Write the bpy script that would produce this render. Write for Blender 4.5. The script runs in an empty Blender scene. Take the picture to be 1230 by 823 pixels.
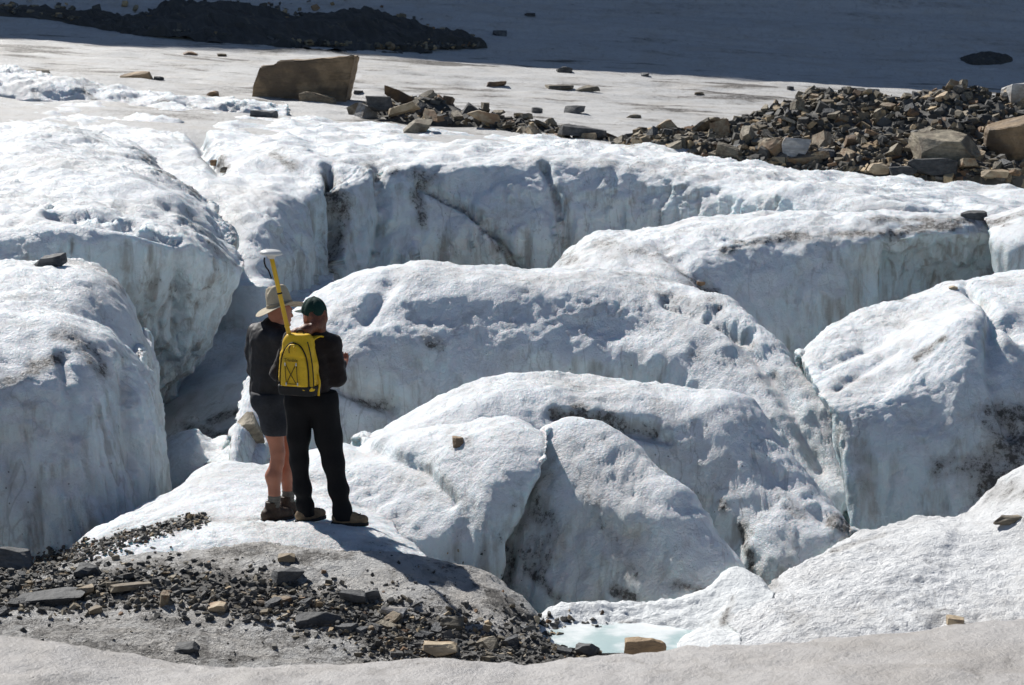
import bpy, bmesh, math, random
import numpy as np
from mathutils import Vector, Matrix

scene = bpy.context.scene
col = scene.collection
R = math.radians

# ------------------------------------------------------------------ camera
CAM_H = 4.36
F_PX = 2904.0                       # focal length in photograph pixels (1230 wide)
PITCH = math.atan(471.5 / F_PX)
cam_data = bpy.data.cameras.new('camera')
cam_data.sensor_width = 36.0
cam_data.lens = F_PX / 1230.0 * 36.0
cam_data.clip_start = 0.1
cam_data.clip_end = 2000.0
cam_data.dof.use_dof = True
cam_data.dof.focus_distance = 20.0
cam_data.dof.aperture_fstop = 9.0
cam = bpy.data.objects.new('camera', cam_data)
cam.location = (0, 0, CAM_H)
cam.rotation_euler = (math.pi / 2 - PITCH, 0, 0)
col.objects.link(cam)
scene.camera = cam

# ------------------------------------------------------------------ sky and sun
SUN_AZ, SUN_EL = 35.0, 40.0         # degrees left of straight ahead, degrees up
world = bpy.data.worlds.new('World')
scene.world = world
world.use_nodes = True
wn = world.node_tree.nodes
sky = wn.new('ShaderNodeTexSky')
sky.sky_type = 'NISHITA'
sky.sun_disc = False
sky.sun_elevation = R(SUN_EL)
sky.sun_rotation = R(-SUN_AZ)
sky.altitude = 2300
bg = wn['Background']
bg.inputs['Strength'].default_value = 0.06
world.node_tree.links.new(sky.outputs[0], bg.inputs['Color'])
sun_dir = Vector((-math.sin(R(SUN_AZ)) * math.cos(R(SUN_EL)), math.cos(R(SUN_AZ)) * math.cos(R(SUN_EL)), math.sin(R(SUN_EL))))
sd = bpy.data.lights.new('sun', 'SUN')
sd.energy = 4.6
sd.angle = R(0.53)
sd.color = (1.0, 0.97, 0.92)
sun = bpy.data.objects.new('sun', sd)
sun.rotation_euler = sun_dir.to_track_quat('Z', 'Y').to_euler()
sun.location = (-20, 30, 60)
col.objects.link(sun)
scene.view_settings.view_transform = 'Standard'
scene.view_settings.look = 'None'
scene.view_settings.gamma = 1.0
scene.view_settings.exposure = 0.37

# ------------------------------------------------------------------ helpers
CO, SI = math.cos(PITCH), math.sin(PITCH)
def at(px, py, Y):
    dx = (px - 615.0) / F_PX; dy = (411.5 - py) / F_PX
    d = np.array([dx, CO + dy * SI, -SI + dy * CO])
    return np.array([0, 0, CAM_H]) + d * (Y / d[1])
def ray(px, py):
    dx = (px - 615.0) / F_PX; dy = (411.5 - py) / F_PX
    return Vector((dx, CO + dy * SI, -SI + dy * CO)).normalized()
def proj(P):
    q = P - np.array([0, 0, CAM_H])
    depth = q[..., 1] * CO - q[..., 2] * SI
    up = q[..., 1] * SI + q[..., 2] * CO
    return 615.0 + F_PX * q[..., 0] / depth, 411.5 - F_PX * up / depth

_rng = np.random.default_rng(7)
_perm = _rng.permutation(256); _perm = np.concatenate([_perm, _perm, _perm])
_g = _rng.normal(size=(256, 3)); _g /= np.linalg.norm(_g, axis=1)[:, None]
_g = _g.astype(np.float32)
def noise(P):                       # gradient noise, about -0.7 .. 0.7
    P = np.asarray(P, dtype=np.float32)
    sh = P.shape[:-1]
    P = P.reshape(-1, 3)
    I = np.floor(P).astype(np.int64); f = P - I
    I &= 255
    u = f * f * f * (f * (f * 6 - 15) + 10)
    def grad(ox, oy, oz):
        h = _perm[_perm[_perm[I[:, 0] + ox] + I[:, 1] + oy] + I[:, 2] + oz]
        g = _g[h]
        return g[:, 0] * (f[:, 0] - ox) + g[:, 1] * (f[:, 1] - oy) + g[:, 2] * (f[:, 2] - oz)
    x0 = grad(0,0,0); x1 = grad(1,0,0); a = x0 + u[:, 0] * (x1 - x0)
    x0 = grad(0,1,0); x1 = grad(1,1,0); b = x0 + u[:, 0] * (x1 - x0)
    c = a + u[:, 1] * (b - a)
    x0 = grad(0,0,1); x1 = grad(1,0,1); a = x0 + u[:, 0] * (x1 - x0)
    x0 = grad(0,1,1); x1 = grad(1,1,1); b = x0 + u[:, 0] * (x1 - x0)
    d = a + u[:, 1] * (b - a)
    return (c + u[:, 2] * (d - c)).reshape(sh)
def fbm(P, octaves=4, gain=0.5, lac=2.07):
    s = 0; a = 1.0; P = np.asarray(P, dtype=np.float32)
    for k in range(octaves):
        s = s + a * noise(P + 17.3 * k); a *= gain; P = P * lac
    return s
def sstep(a, b, x):
    t = np.clip((x - a) / (b - a), 0, 1)
    return t * t * (3 - 2 * t)

def spline(pts, t_new, t_old=None):
    """non-uniform Catmull-Rom through pts (n,k,...) at parameters t_new"""
    pts = np.asarray(pts, float); n = len(pts)
    if t_old is None: t_old = np.linspace(0, 1, n)
    m = np.empty_like(pts)
    sh = (-1,) + (1,) * (pts.ndim - 1)
    h = np.diff(t_old); dl = (pts[1:] - pts[:-1]) / h.reshape(sh)
    m[0] = dl[0]; m[-1] = dl[-1]
    if n > 2:
        w0 = h[1:] / (h[1:] + h[:-1])
        m[1:-1] = dl[:-1] * w0.reshape(sh) + dl[1:] * (1 - w0).reshape(sh)
    k = np.clip(np.searchsorted(t_old, t_new, side='right') - 1, 0, n - 2)
    s = ((t_new - t_old[k]) / h[k]).reshape(sh); hh = h[k].reshape(sh)
    return ((2*s**3 - 3*s**2 + 1) * pts[k] + (s**3 - 2*s**2 + s) * hh * m[k]
            + (-2*s**3 + 3*s**2) * pts[k+1] + (s**3 - s**2) * hh * m[k+1])

def mesh_from(name, V, quads, mat=None, smooth=True, attrs=None):
    me = bpy.data.meshes.new(name)
    V = np.asarray(V, np.float32).reshape(-1, 3); quads = np.asarray(quads, np.int32)
    k = quads.shape[1]
    me.vertices.add(len(V)); me.vertices.foreach_set('co', V.ravel())
    me.loops.add(quads.size); me.loops.foreach_set('vertex_index', quads.ravel())
    me.polygons.add(len(quads)); me.polygons.foreach_set('loop_start', np.arange(0, quads.size, k, dtype=np.int32))
    me.polygons.foreach_set('use_smooth', np.full(len(quads), smooth))
    for an, av in (attrs or {}).items():
        a = me.attributes.new(an, 'FLOAT', 'POINT'); a.data.foreach_set('value', np.asarray(av, np.float32).ravel())
    me.update(calc_edges=True)
    if mat: me.materials.append(mat)
    return me
def link(name, me, parent=None, **props):
    o = bpy.data.objects.new(name, me); col.objects.link(o)
    if parent is not None: o.parent = parent
    for k, v in props.items(): o[k] = v
    return o
def thing(name, label, category, loc=(0, 0, 0), rz=0, group=None):
    o = bpy.data.objects.new(name, None); col.objects.link(o)
    o.empty_display_size = 0.2
    o.location = loc; o.rotation_euler = (0, 0, rz); o['label'] = label; o['category'] = category
    if group: o['group'] = group
    return o
def grid_quads(nv, nu):
    i = np.arange(nv * nu).reshape(nv, nu)
    return np.stack([i[:-1, :-1], i[1:, :-1], i[1:, 1:], i[:-1, 1:]], -1).reshape(-1, 4)

# ------------------------------------------------------------------ materials
class NT:
    def __init__(s, name):
        s.m = bpy.data.materials.new(name); s.m.use_nodes = True
        s.t = s.m.node_tree; s.b = s.t.nodes['Principled BSDF']
    def n(s, typ, **kw):
        nd = s.t.nodes.new('ShaderNode' + typ)
        for k, v in kw.items():
            if k in nd.inputs: nd.inputs[k].default_value = v
            else: setattr(nd, k, v)
        return nd
    def l(s, a, b): s.t.links.new(a, b)
    def val(s, x, sock):
        if isinstance(x, (int, float, tuple)): sock.default_value = x
        else: s.l(x, sock)
    def math(s, op, a, b=0.0, clamp=False):
        nd = s.n('Math', operation=op, use_clamp=clamp); s.val(a, nd.inputs[0]); s.val(b, nd.inputs[1]); return nd.outputs[0]
    def mix(s, f, a, b, blend='MIX'):
        nd = s.n('Mix', data_type='RGBA', blend_type=blend)
        s.val(f, nd.inputs[0]); s.val(a, nd.inputs[6]); s.val(b, nd.inputs[7]); return nd.outputs[2]
    def ramp(s, x, a, b, lo=0.0, hi=1.0):
        nd = s.n('MapRange', interpolation_type='SMOOTHSTEP'); s.val(x, nd.inputs[0])
        nd.inputs[1].default_value = a; nd.inputs[2].default_value = b; nd.inputs[3].default_value = lo; nd.inputs[4].default_value = hi
        return nd.outputs[0]
    def noise(s, scale, detail=4.0, rough=0.55, vec=None, dist=0.0):
        nd = s.n('TexNoise'); nd.inputs['Scale'].default_value = scale; nd.inputs['Detail'].default_value = detail
        nd.inputs['Roughness'].default_value = rough; nd.inputs['Distortion'].default_value = dist
        s.l(vec if vec is not None else s.pos(), nd.inputs['Vector']); return nd.outputs['Fac']
    def pos(s):
        if not hasattr(s, '_p'): s._p = s.n('NewGeometry')
        return s._p.outputs['Position']
    def obj(s):
        if not hasattr(s, '_o'): s._o = s.n('TexCoord')
        return s._o.outputs['Object']
    def scaled(s, vec, sc):
        nd = s.n('Mapping'); s.l(vec, nd.inputs['Vector']); nd.inputs['Scale'].default_value = sc; return nd.outputs[0]
    def attr(s, name):
        nd = s.n('Attribute', attribute_name=name); return nd.outputs['Fac']
    def bump(s, h, strength, dist, nrm=None):
        nd = s.n('Bump'); nd.inputs['Strength'].default_value = strength; nd.inputs['Distance'].default_value = dist
        s.l(h, nd.inputs['Height'])
        if nrm is not None: s.l(nrm, nd.inputs['Normal'])
        return nd.outputs[0]

def rgb(r, g, b): return (r, g, b, 1.0)

def ice_material(name, white=(0.79, 0.82, 0.85), ice=(0.60, 0.705, 0.76), film=(0.46, 0.42, 0.37), film_amt=0.34, grit=0.0, bump=0.62, line_amt=0.28, sss=0.0, speck_scale=9.0, lo=0.15, hi=0.7):
    t = NT(name)
    g = t.n('NewGeometry'); t._p = g
    sep = t.n('SeparateXYZ'); t.l(g.outputs['Normal'], sep.inputs[0])
    n_mid = t.noise(2.2, 5.0, 0.6)
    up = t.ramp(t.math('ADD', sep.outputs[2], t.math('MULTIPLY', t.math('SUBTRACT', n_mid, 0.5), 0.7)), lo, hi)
    # face ice: slow variation clear blue / cloudy grey, runs of meltwater dirt down the faces
    n_slow = t.noise(0.55, 3.0, 0.5)
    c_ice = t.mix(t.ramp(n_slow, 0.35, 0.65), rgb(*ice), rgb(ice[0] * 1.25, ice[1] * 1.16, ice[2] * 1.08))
    streak = t.noise(1.0, 4.0, 0.62, t.scaled(t.pos(), (5.0, 5.0, 0.45)))
    c_ice = t.mix(t.math('MULTIPLY', t.ramp(streak, 0.46, 0.70), 0.72), c_ice, rgb(0.25, 0.232, 0.205))
    n_w = t.noise(6.0, 5.0, 0.7)
    c_white = t.mix(t.ramp(n_w, 0.3, 0.7), rgb(*[c * 0.88 for c in white]), rgb(*white))
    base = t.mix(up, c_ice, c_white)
    # thin beige film of dust in broad patches, broken up
    fl = t.math('MULTIPLY', t.ramp(t.noise(0.75, 6.0, 0.68, dist=0.6), 0.45, 0.66), film_amt)
    base = t.mix(fl, base, rgb(*film))
    fl2 = t.math('MULTIPLY', t.ramp(t.noise(2.6, 5.0, 0.72, t.scaled(t.pos(), (1.6, 0.7, 1.2)), 0.8), 0.52, 0.70), film_amt * 0.9)
    base = t.mix(fl2, base, rgb(film[0] * .62, film[1] * .62, film[2] * .62))
    # thin wandering lines of dirt that meltwater leaves
    ln = t.noise(1.1, 4.0, 0.55, t.scaled(t.pos(), (2.2, 1.0, 0.45)), 0.5)
    lnm = t.math('MULTIPLY', t.ramp(t.math('ABSOLUTE', t.math('SUBTRACT', ln, 0.5)), 0.014, 0.002), t.ramp(n_slow, 0.42, 0.6))
    base = t.mix(t.math('MULTIPLY', lnm, line_amt), base, rgb(0.16, 0.14, 0.12))
    # grit and dirt: attribute broken by fine noise
    fine = t.noise(16.0, 5.0, 0.78)
    med = t.noise(3.7, 4.0, 0.65)
    d = t.attr('dirt')
    soft = t.math('MULTIPLY', t.ramp(t.math('ADD', d, t.math('MULTIPLY', t.math('SUBTRACT', med, 0.5), 1.5)), 0.08, 1.0), 0.6)
    base = t.mix(soft, base, rgb(0.19, 0.165, 0.14))
    brk = t.math('ADD', t.math('MULTIPLY', t.math('SUBTRACT', fine, 0.5), 2.6), t.math('MULTIPLY', t.math('SUBTRACT', med, 0.5), 1.2))
    hard = t.ramp(t.math('ADD', t.math('ADD', t.math('MULTIPLY', d, 0.78), grit), brk), 0.48, 0.98)
    hard = t.math('MULTIPLY', hard, t.ramp(t.math('ADD', d, grit), 0.05, 0.3))
    base = t.mix(t.math('MULTIPLY', hard, 0.9), base, rgb(0.055, 0.048, 0.041))
    sp = t.n('TexVoronoi'); sp.inputs['Scale'].default_value = speck_scale; t.l(t.pos(), sp.inputs['Vector'])
    speck = t.math('MULTIPLY', t.ramp(sp.outputs['Distance'], 0.10, 0.05), t.ramp(n_slow, 0.5, 0.62))
    base = t.mix(t.math('MULTIPLY', speck, 0.7), base, rgb(0.07, 0.06, 0.05))
    t.l(base, t.b.inputs['Base Color'])
    t.l(t.ramp(up, 0, 1, 0.34, 0.5), t.b.inputs['Roughness'])
    t.b.inputs['Specular IOR Level'].default_value = 0.35
    if sss:
        t.b.inputs['Subsurface Weight'].default_value = sss
        t.b.inputs['Subsurface Radius'].default_value = (0.35, 0.8, 1.0)
        t.b.inputs['Subsurface Scale'].default_value = 0.12
    h = t.math('ADD', t.noise(13.0, 7.0, 0.74), t.math('MULTIPLY', t.noise(42.0, 2.0, 0.6), 0.35))
    t.l(t.bump(h, bump, 0.07), t.b.inputs['Normal'])
    return t.m

def rock_material(name, c1, c2, scale=6.0, stain=None, bump=0.5):
    t = NT(name)
    oi = t.n('ObjectInfo')
    off = t.n('VectorMath', operation='ADD'); t.l(t.obj(), off.inputs[0])
    mul = t.n('VectorMath', operation='SCALE'); t.l(oi.outputs['Location'], mul.inputs[0]); mul.inputs['Scale'].default_value = 3.1
    t.l(mul.outputs[0], off.inputs[1])
    v = off.outputs[0]
    n1 = t.noise(scale, 6.0, 0.65, v); lay = t.noise(scale * 0.6, 4.0, 0.6, t.scaled(v, (1, 1, 6)))
    base = t.mix(t.ramp(n1, 0.3, 0.7), rgb(*c1), rgb(*c2))
    base = t.mix(t.math('MULTIPLY', t.ramp(lay, 0.5, 0.62), 0.4), base, rgb(*[c * 0.45 for c in c1]))
    if stain: base = t.mix(t.math('MULTIPLY', t.ramp(t.noise(scale * 0.35, 4.0, 0.6, v), 0.48, 0.62), 0.8), base, rgb(*stain))
    hsv = t.n('HueSaturation'); t.l(base, hsv.inputs['Color']); t.l(t.ramp(oi.outputs['Random'], 0, 1, 0.7, 1.35), hsv.inputs['Value'])
    t.l(hsv.outputs[0], t.b.inputs['Base Color'])
    t.b.inputs['Roughness'].default_value = 0.75
    t.l(t.bump(t.math('ADD', n1, lay), bump, 0.05), t.b.inputs['Normal'])
    return t.m

def plain_material(name, c, rough=0.7, var=0.25, scale=40.0, bump=0.0, spec=0.4, sheen=0.0):
    t = NT(name)
    n1 = t.noise(scale, 4.0, 0.6, t.obj()); n2 = t.noise(scale * 0.12, 3.0, 0.6, t.obj())
    f = t.math('ADD', t.math('MULTIPLY', n1, 0.4), t.math('MULTIPLY', n2, 0.6))
    t.l(t.mix(t.ramp(f, 0.3, 0.7), rgb(*[x * (1 - var) for x in c]), rgb(*[x * (1 + var) for x in c])), t.b.inputs['Base Color'])
    t.b.inputs['Roughness'].default_value = rough
    t.b.inputs['Specular IOR Level'].default_value = spec
    if sheen: t.b.inputs['Sheen Weight'].default_value = sheen
    if bump: t.l(t.bump(n1, bump, 0.004), t.b.inputs['Normal'])
    return t.m

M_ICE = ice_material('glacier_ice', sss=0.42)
M_ICE_DIRTY = ice_material('gritty_ice', white=(0.56, 0.55, 0.53), film_amt=0.75, grit=0.27, bump=1.0)
M_ICE_GRAIN = ice_material('granular_ice', white=(0.86, 0.87, 0.875), film_amt=0.25, grit=0.0, bump=0.8)
M_ICE_FAR = ice_material('bare_glacier_ice', white=(0.56, 0.555, 0.545), film_amt=0.5, bump=0.5, speck_scale=1.3)
M_SNOW = ice_material('old_snow', white=(0.46, 0.44, 0.425), film=(0.33, 0.30, 0.27), film_amt=0.6, bump=0.5, lo=-0.4, hi=0.2)
M_SLUSH = ice_material('clean_slush', white=(0.82, 0.845, 0.85), ice=(0.6, 0.72, 0.74), film_amt=0.05, bump=0.6)

# ------------------------------------------------------------------ terrain
PLAIN_Y = 44.0
def plain_z(x, y):
    return 0.86 - 0.052 * np.clip(x, -60, 60) + 0.0 * y
def mountain(p):                    # height of the far slope above the plain, p metres past its foot
    return np.interp(p, [-20, 0, 5, 12, 18, 30, 42, 52, 62, 90, 140, 200], [0, 0, 0.55, 1.9, 4, 18, 38, 58, 62, 66, 50, 20])
SHADE_Y = 79.0
def terrain(x, y):
    x = np.asarray(x, float); y = np.asarray(y, float)
    low = -2.7 + 0 * x
    near = 0.75 - 0.115 * (y - 10.0)             # bank under the photographer
    near = np.where(y < 0, 1.9 + 0.02 * y, near)
    z = low + (plain_z(x, y) - low) * sstep(39.5, 44.0, y + 0.02 * x)
    z = np.where(y < 20, near - 0.45 + (z - near + 0.45) * sstep(11.0, 15.0, y), z)
    z = z + mountain(y - SHADE_Y)
    return z
def far_detail(x, y):
    P = np.stack([x * 0.12, y * 0.42, 0 * x], -1)
    Q = np.stack([x * 0.35 + 0.05 * y, y * 1.1, 0 * x + 5], -1)
    return 0.20 * fbm(P, 4) + 0.10 * np.abs(noise(Q)) + 0.05 * fbm(np.stack([x * 1.1, y * 2.2, 0 * x + 3], -1), 3)
def terrain_full(x, y):
    d = far_detail(x, y) * sstep(42, 48, y)
    big = fbm(np.stack([x * 0.03, y * 0.03, 0 * x], -1), 5) * 4 * sstep(SHADE_Y + 18, SHADE_Y + 34, y)
    return terrain(x, y) + d + big
def ray_terrain_many(px, py):
    px = np.asarray(px, float); py = np.asarray(py, float)
    dx = (px - 615.0) / F_PX; dy = (411.5 - py) / F_PX
    d = np.stack([dx, CO + dy * SI, -SI + dy * CO], -1); d = d / d[:, 1:2]
    o = np.array([0, 0, CAM_H]); lo = np.full(len(px), 44.0); hi = np.full(len(px), 130.0)
    for n in (90, 16, 12):
        t = lo[:, None] + (hi - lo)[:, None] * np.linspace(0, 1, n)
        P = o + t[..., None] * d[:, None, :]
        below = P[..., 2] < terrain_full(P[..., 0], P[..., 1])
        k = np.where(below.any(1), np.argmax(below, 1), n - 1); r = np.arange(len(px))
        lo, hi = t[r, np.maximum(k - 1, 0)], t[r, k]
    return o + hi[:, None] * d
def ray_terrain(px, py): return ray_terrain_many([px], [py])[0]

def build_terrain():
    ys = np.concatenate([np.linspace(-40, 38, 60), np.linspace(38.5, 48, 60), np.linspace(48.1, 95, 430), np.linspace(96, 220, 80), np.linspace(230, 420, 12)])
    s = np.linspace(-1, 1, 300)
    xs = 26 * s + 144 * s ** 7
    X, Y = np.meshgrid(xs, ys)
    X = X * (0.55 + 0.45 * np.clip(Y / 60, 0.8, 2.4))
    Z = terrain_full(X, Y)
    V = np.stack([X, Y, Z], -1)
    px, py = proj(V)
    pp = np.stack([X * 0.25, Y * 0.8, 0 * X], -1)
    dirt = (1.2 * sstep(0.0, 0.5, fbm(pp, 4)) + 0.6 * sstep(0.1, 0.5, fbm(np.stack([X * 0.5 + Y * 0.1, Y * 2.2, 0 * X], -1), 3))) * sstep(44, 48, Y) * (1 - 0.62 * sstep(77, 80, Y))
    q = grid_quads(*X.shape)[:, ::-1]
    me = mesh_from('glacier', V, q, M_ICE_FAR, True, {'dirt': dirt})
    return link('glacier', me, kind='structure')
build_terrain()

PTS = []
def patch(name, rows, spacing=0.04, wrapL=0, wrapR=0, extL=0, extR=0, lump=0.16, puff=0.05, flute=0.05, fine=0.012,
          mat=None, dirt=(), groove=(), crest_dirt=0.0, seed=0, slant=(1.0, 1.0, 1.0), drop=2.2, step=0.0, **props):
    """an ice mass lofted through world-space rows (back of the top -> crest -> face -> foot), then weathered"""
    W = []
    for r in rows:
        p = np.array([at(*c) for c in r])
        if wrapL: p = np.vstack([p[:1] + np.array([[0.7, wrapL, -0.6]]), p[:1] + np.array([[0.04, wrapL * .3, -0.04]]), p])
        if wrapR: p = np.vstack([p, p[-1:] + np.array([[-0.04, wrapR * .3, -0.04]]), p[-1:] + np.array([[-0.7, wrapR, -0.6]])])
        if extL: p = np.vstack([p[:1] + np.array([[-extL, 0.3, 0]]), p])
        if extR: p = np.vstack([p, p[-1:] + np.array([[extR, 0.3, 0]])])
        c = np.linalg.norm(np.diff(p[:, [0, 1, 2]], axis=0), axis=1); c = np.concatenate([[0], np.cumsum(c)])
        W.append((p, c))
    nu = int(np.clip(np.mean([c[-1] for _, c in W]) / spacing, 40, 420))
    u = np.linspace(0, 1, nu)
    G = np.stack([spline(p, u, c / c[-1]) for p, c in W])          # rows x nu x 3
    seg = np.linalg.norm(np.diff(G, axis=0), axis=2).mean(1)
    tv = np.concatenate([[0], np.cumsum(seg)]); L = tv[-1]; tv /= L
    nv = int(np.clip(L / spacing, 30, 420))
    P = spline(G, np.linspace(0, 1, nv), tv)
    def normals(P):
        du = np.gradient(P, axis=1); dv = np.gradient(P, axis=0)
        N = np.cross(dv, du); return N / (np.linalg.norm(N, axis=2, keepdims=True) + 1e-9)
    so = np.array([seed * 13.7, seed * 7.1, seed * 3.3])
    N = normals(P)
    Q = P + so
    lw = (sstep(0, .08, u) if wrapL else 1) * (sstep(0, .08, 1 - u) if wrapR else 1) * np.ones(nu)
    P = P + N * (lump * lw[None, :] * fbm(Q * 0.85, 3))[..., None]
    N = normals(P); top = sstep(0.25, 0.75, N[..., 2]); face = 1 - sstep(0.2, 0.6, N[..., 2])
    wrp = 0.25 * np.stack([noise(Q * 1.3), noise(Q * 1.3 + 9), noise(Q * 1.3 + 21)], -1)
    Qs = (Q + wrp) * np.array(slant)
    rough = (0.3 + 0.7 * top) * (0.45 + 0.85 * sstep(-0.25, 0.3, noise(Q * 0.7 + 60)))
    d = puff * (0.9 * top * fbm(Qs * 1.6, 3) + rough * (0.6 * np.abs(noise(Qs * 5.2 + 5)) + 0.6 * np.abs(noise(Qs * 10.5 + 2)) + 0.45 * np.abs(noise(Qs * 20.0 + 7)) - 0.4))
    Qf = (Q + 0.6 * wrp) * np.array([3.4, 3.4, 0.33])
    d = d + flute * (0.15 + face) * (1.5 * np.abs(noise(Qf)) + 0.9 * np.abs(noise(Qf * 2.2 + 3)) + 0.5 * np.abs(noise(Qf * 4.6 + 13)) - 0.55)
    if step: d = d + step * np.abs(noise(Qs * np.array([0.5, 0.5, 3.2]) + 31))
    d = d + fine * (fbm(Q * 9.0, 3) + np.abs(noise(Q * 24.0)))
    if wrapL: d = d * sstep(0, .06, u)[None, :]
    if wrapR: d = d * sstep(0, .06, 1 - u)[None, :]
    P = P + N * d[..., None]
    px, py = proj(P)
    def dist_poly(pl):
        best = np.full(px.shape, 1e9)
        for (x0, y0), (x1, y1) in zip(pl[:-1], pl[1:]):
            vx, vy = x1 - x0, y1 - y0; tt = np.clip(((px - x0) * vx + (py - y0) * vy) / (vx * vx + vy * vy + 1e-9), 0, 1)
            best = np.minimum(best, np.hypot(px - x0 - tt * vx, py - y0 - tt * vy))
        return best
    for pl, w, depth in groove:
        dd = dist_poly(pl) + 0.35 * w * noise(Q * 3.0)
        P = P - N * (depth * np.exp(-(dd / w) ** 2))[..., None]
    D = np.zeros(px.shape)
    for pl, w, amt in dirt:
        if len(pl) == 1: pl = [pl[0], (pl[0][0] + 1, pl[0][1])]
        D = np.maximum(D, min(amt, 1.05) * np.exp(-((dist_poly(pl) + 1.3 * w * fbm(Q * 2.6 + 7, 4)) / w) ** 2))
    if crest_dirt: D = np.maximum(D, crest_dirt * sstep(0.1, 0.5, fbm(Q * 0.9 + 40, 4)) * (0.3 + 0.7 * top))
    # skirts down into the glacier
    P = np.pad(P, ((1, 1), (1, 1), (0, 0)), mode='edge'); D = np.pad(D, 1, mode='edge')
    for sl in (np.s_[0, :], np.s_[-1, :]): P[sl + (2,)] -= drop
    for sl in (np.s_[:, 0], np.s_[:, -1]): P[sl + (1,)] += 1.2; P[sl + (2,)] -= 0.4
    q = grid_quads(*P.shape[:2])
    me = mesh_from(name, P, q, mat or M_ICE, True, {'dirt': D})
    o = link(name, me, **props)
    PTS.append(P[1:-1, 1:-1].reshape(-1, 3))
    return o

# ------------------------------------------------------------------ the ice masses
ICE = dict(category='ice block')
patch('ice_ridge', [
    [(-80,100,54),(40,104,54),(130,120,53),(260,128,52),(345,134,51.5)],
    [(-80,84,50.8),(20,85,50.6),(50,91,50.4),(90,98,50.2),(140,106,50),(180,112,49.8),(250,117,49.4),(300,121,49.2),(345,130,49)],
    [(-80,100,49.6),(40,104,49.4),(90,110,49.3),(140,117,49.2),(250,126,48.8),(345,135,48.4)],
    [(-80,122,49.2),(40,124,49),(130,130,48.8),(250,136,48.4),(345,142,48.2)]],
    spacing=0.05, extL=4, lump=0.16, puff=0.12, flute=0.12, fine=0.02, seed=1, crest_dirt=0.5,
    dirt=[([(100,108),(118,125)],4,.9),([(40,110),(46,122)],4,.6),([(190,120),(205,126)],5,.9),([(228,126),(240,135)],4,.8),([(150,118),(160,122)],4,.8)],
    label='low lumpy ridge of white ice on the plain behind the dark standing boulder', category='ice ridge')

patch('ice_wall', [
    [(-60,121,50.5),(120,124,50),(250,134,48),(380,142,47),(480,153,46),(600,164,46),(750,176,44),(900,194,42),(1060,212,40),(1240,228,39)],
    [(-60,148,44),(120,148,44),(240,166,43),(380,165,43),(480,172,42.5),(600,176,42.5),(750,184,41.5),(900,202,39.5),(1060,225,37.5),(1240,243,36.6)],
    [(150,185,40),(235,208,38.6),(300,205,38.5),(370,200,38.9),(420,198,39.4),(480,192,40),(560,188,40.2),(650,186,40.3),(750,192,40),(850,207,38.8),(1000,231,36.5),(1240,254,35.2)],
    [(150,230,38.5),(240,232,36.9),(310,232,36.5),(360,236,37.0),(410,225,38.4),(480,208,39.2),(560,203,39.5),(650,200,39.6),(750,206,39.4),(850,220,38.2),(1000,244,36),(1240,262,34.8)],
    [(150,300,37.6),(250,275,35.4),(310,268,35.1),(350,272,35.9),(405,280,37.8),(480,265,38.7),(560,260,39),(650,255,39.1),(750,252,39.0),(850,255,38),(1000,275,35.8),(1240,290,34.6)],
    [(150,380,37.4),(250,350,33.8),(310,345,33.4),(350,350,35.2),(405,360,37.6),(480,350,38.5),(560,345,38.8),(650,340,39),(750,330,39),(850,330,38),(1000,350,35.8),(1240,350,34.4)]],
    spacing=0.05, extL=5, extR=4, lump=0.20, puff=0.075, flute=0.17, fine=0.016, seed=2,
    groove=[([(395,205),(402,240),(405,330)],5,.45),([(505,222),(560,250),(600,285),(620,325)],4,.3),([(655,200),(668,240),(680,300)],5,.2),([(455,205),(462,260),(450,330)],6,.22),([(230,150),(262,200)],7,.3)],
    dirt=[([(392,210),(408,232),(412,250)],9,1.0),([(418,235),(404,330)],7,.75),([(330,185),(352,202)],7,.9),([(265,185),(272,203)],5,.9),([(500,228),(508,268)],9,.85),([(440,200),(520,215)],9,.7),([(560,245),(615,320)],4,.8),
          ([(640,190),(760,200)],8,.55),([(760,195),(860,215)],12,.5),([(700,160),(760,172)],7,.8),([(385,260),(390,320)],8,.6),([(240,185),(250,195)],4,.7)],
    crest_dirt=.4, label='long fluted ice wall with dark cracks below the boulder plain', **ICE)

patch('ice_block', [
    [(-80,150,47),(60,150,46),(130,160,44),(200,202,42),(236,242,40)],
    [(-80,165,39),(60,160,38.5),(136,176,38),(204,212,36.5),(246,247,35.4)],
    [(-80,205,34),(60,195,34),(150,205,33.6),(225,236,32.8),(268,276,32.2)],
    [(-80,255,30.3),(60,240,30.4),(150,242,30.4),(230,266,30.2),(283,310,30.8)],
    [(-80,315,28),(60,295,28.2),(150,296,28.4),(228,320,28.8),(280,350,30.1)],
    [(-80,380,27.9),(60,368,28.1),(140,366,28.6),(205,390,29.2),(250,410,30.3)],
    [(-80,450,28.5),(60,450,28.9),(140,450,29.4),(180,460,30),(214,468,31)],
    [(-80,540,29.5),(60,540,30),(130,540,30.3),(160,540,31),(186,530,32)]],
    spacing=0.042, wrapR=2.6, extL=4, lump=0.20, puff=0.07, flute=0.11, fine=0.012, seed=3, slant=(0.7, 1.3, 1.2),
    groove=[([(60,255),(150,270),(215,290)],6,.12),([(215,330),(210,400)],10,.12)],
    dirt=[([(175,190),(215,215),(236,232)],7,.8),([(225,255),(255,290),(283,318)],8,.6),([(40,180),(140,195)],20,.35),([(170,340),(215,355)],12,.5),([(262,330),(240,370)],10,.4),([(60,150),(120,165)],14,.45)],
    crest_dirt=.35, label='huge rounded ice block with a smooth undercut belly over the crevasse', **ICE)

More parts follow.
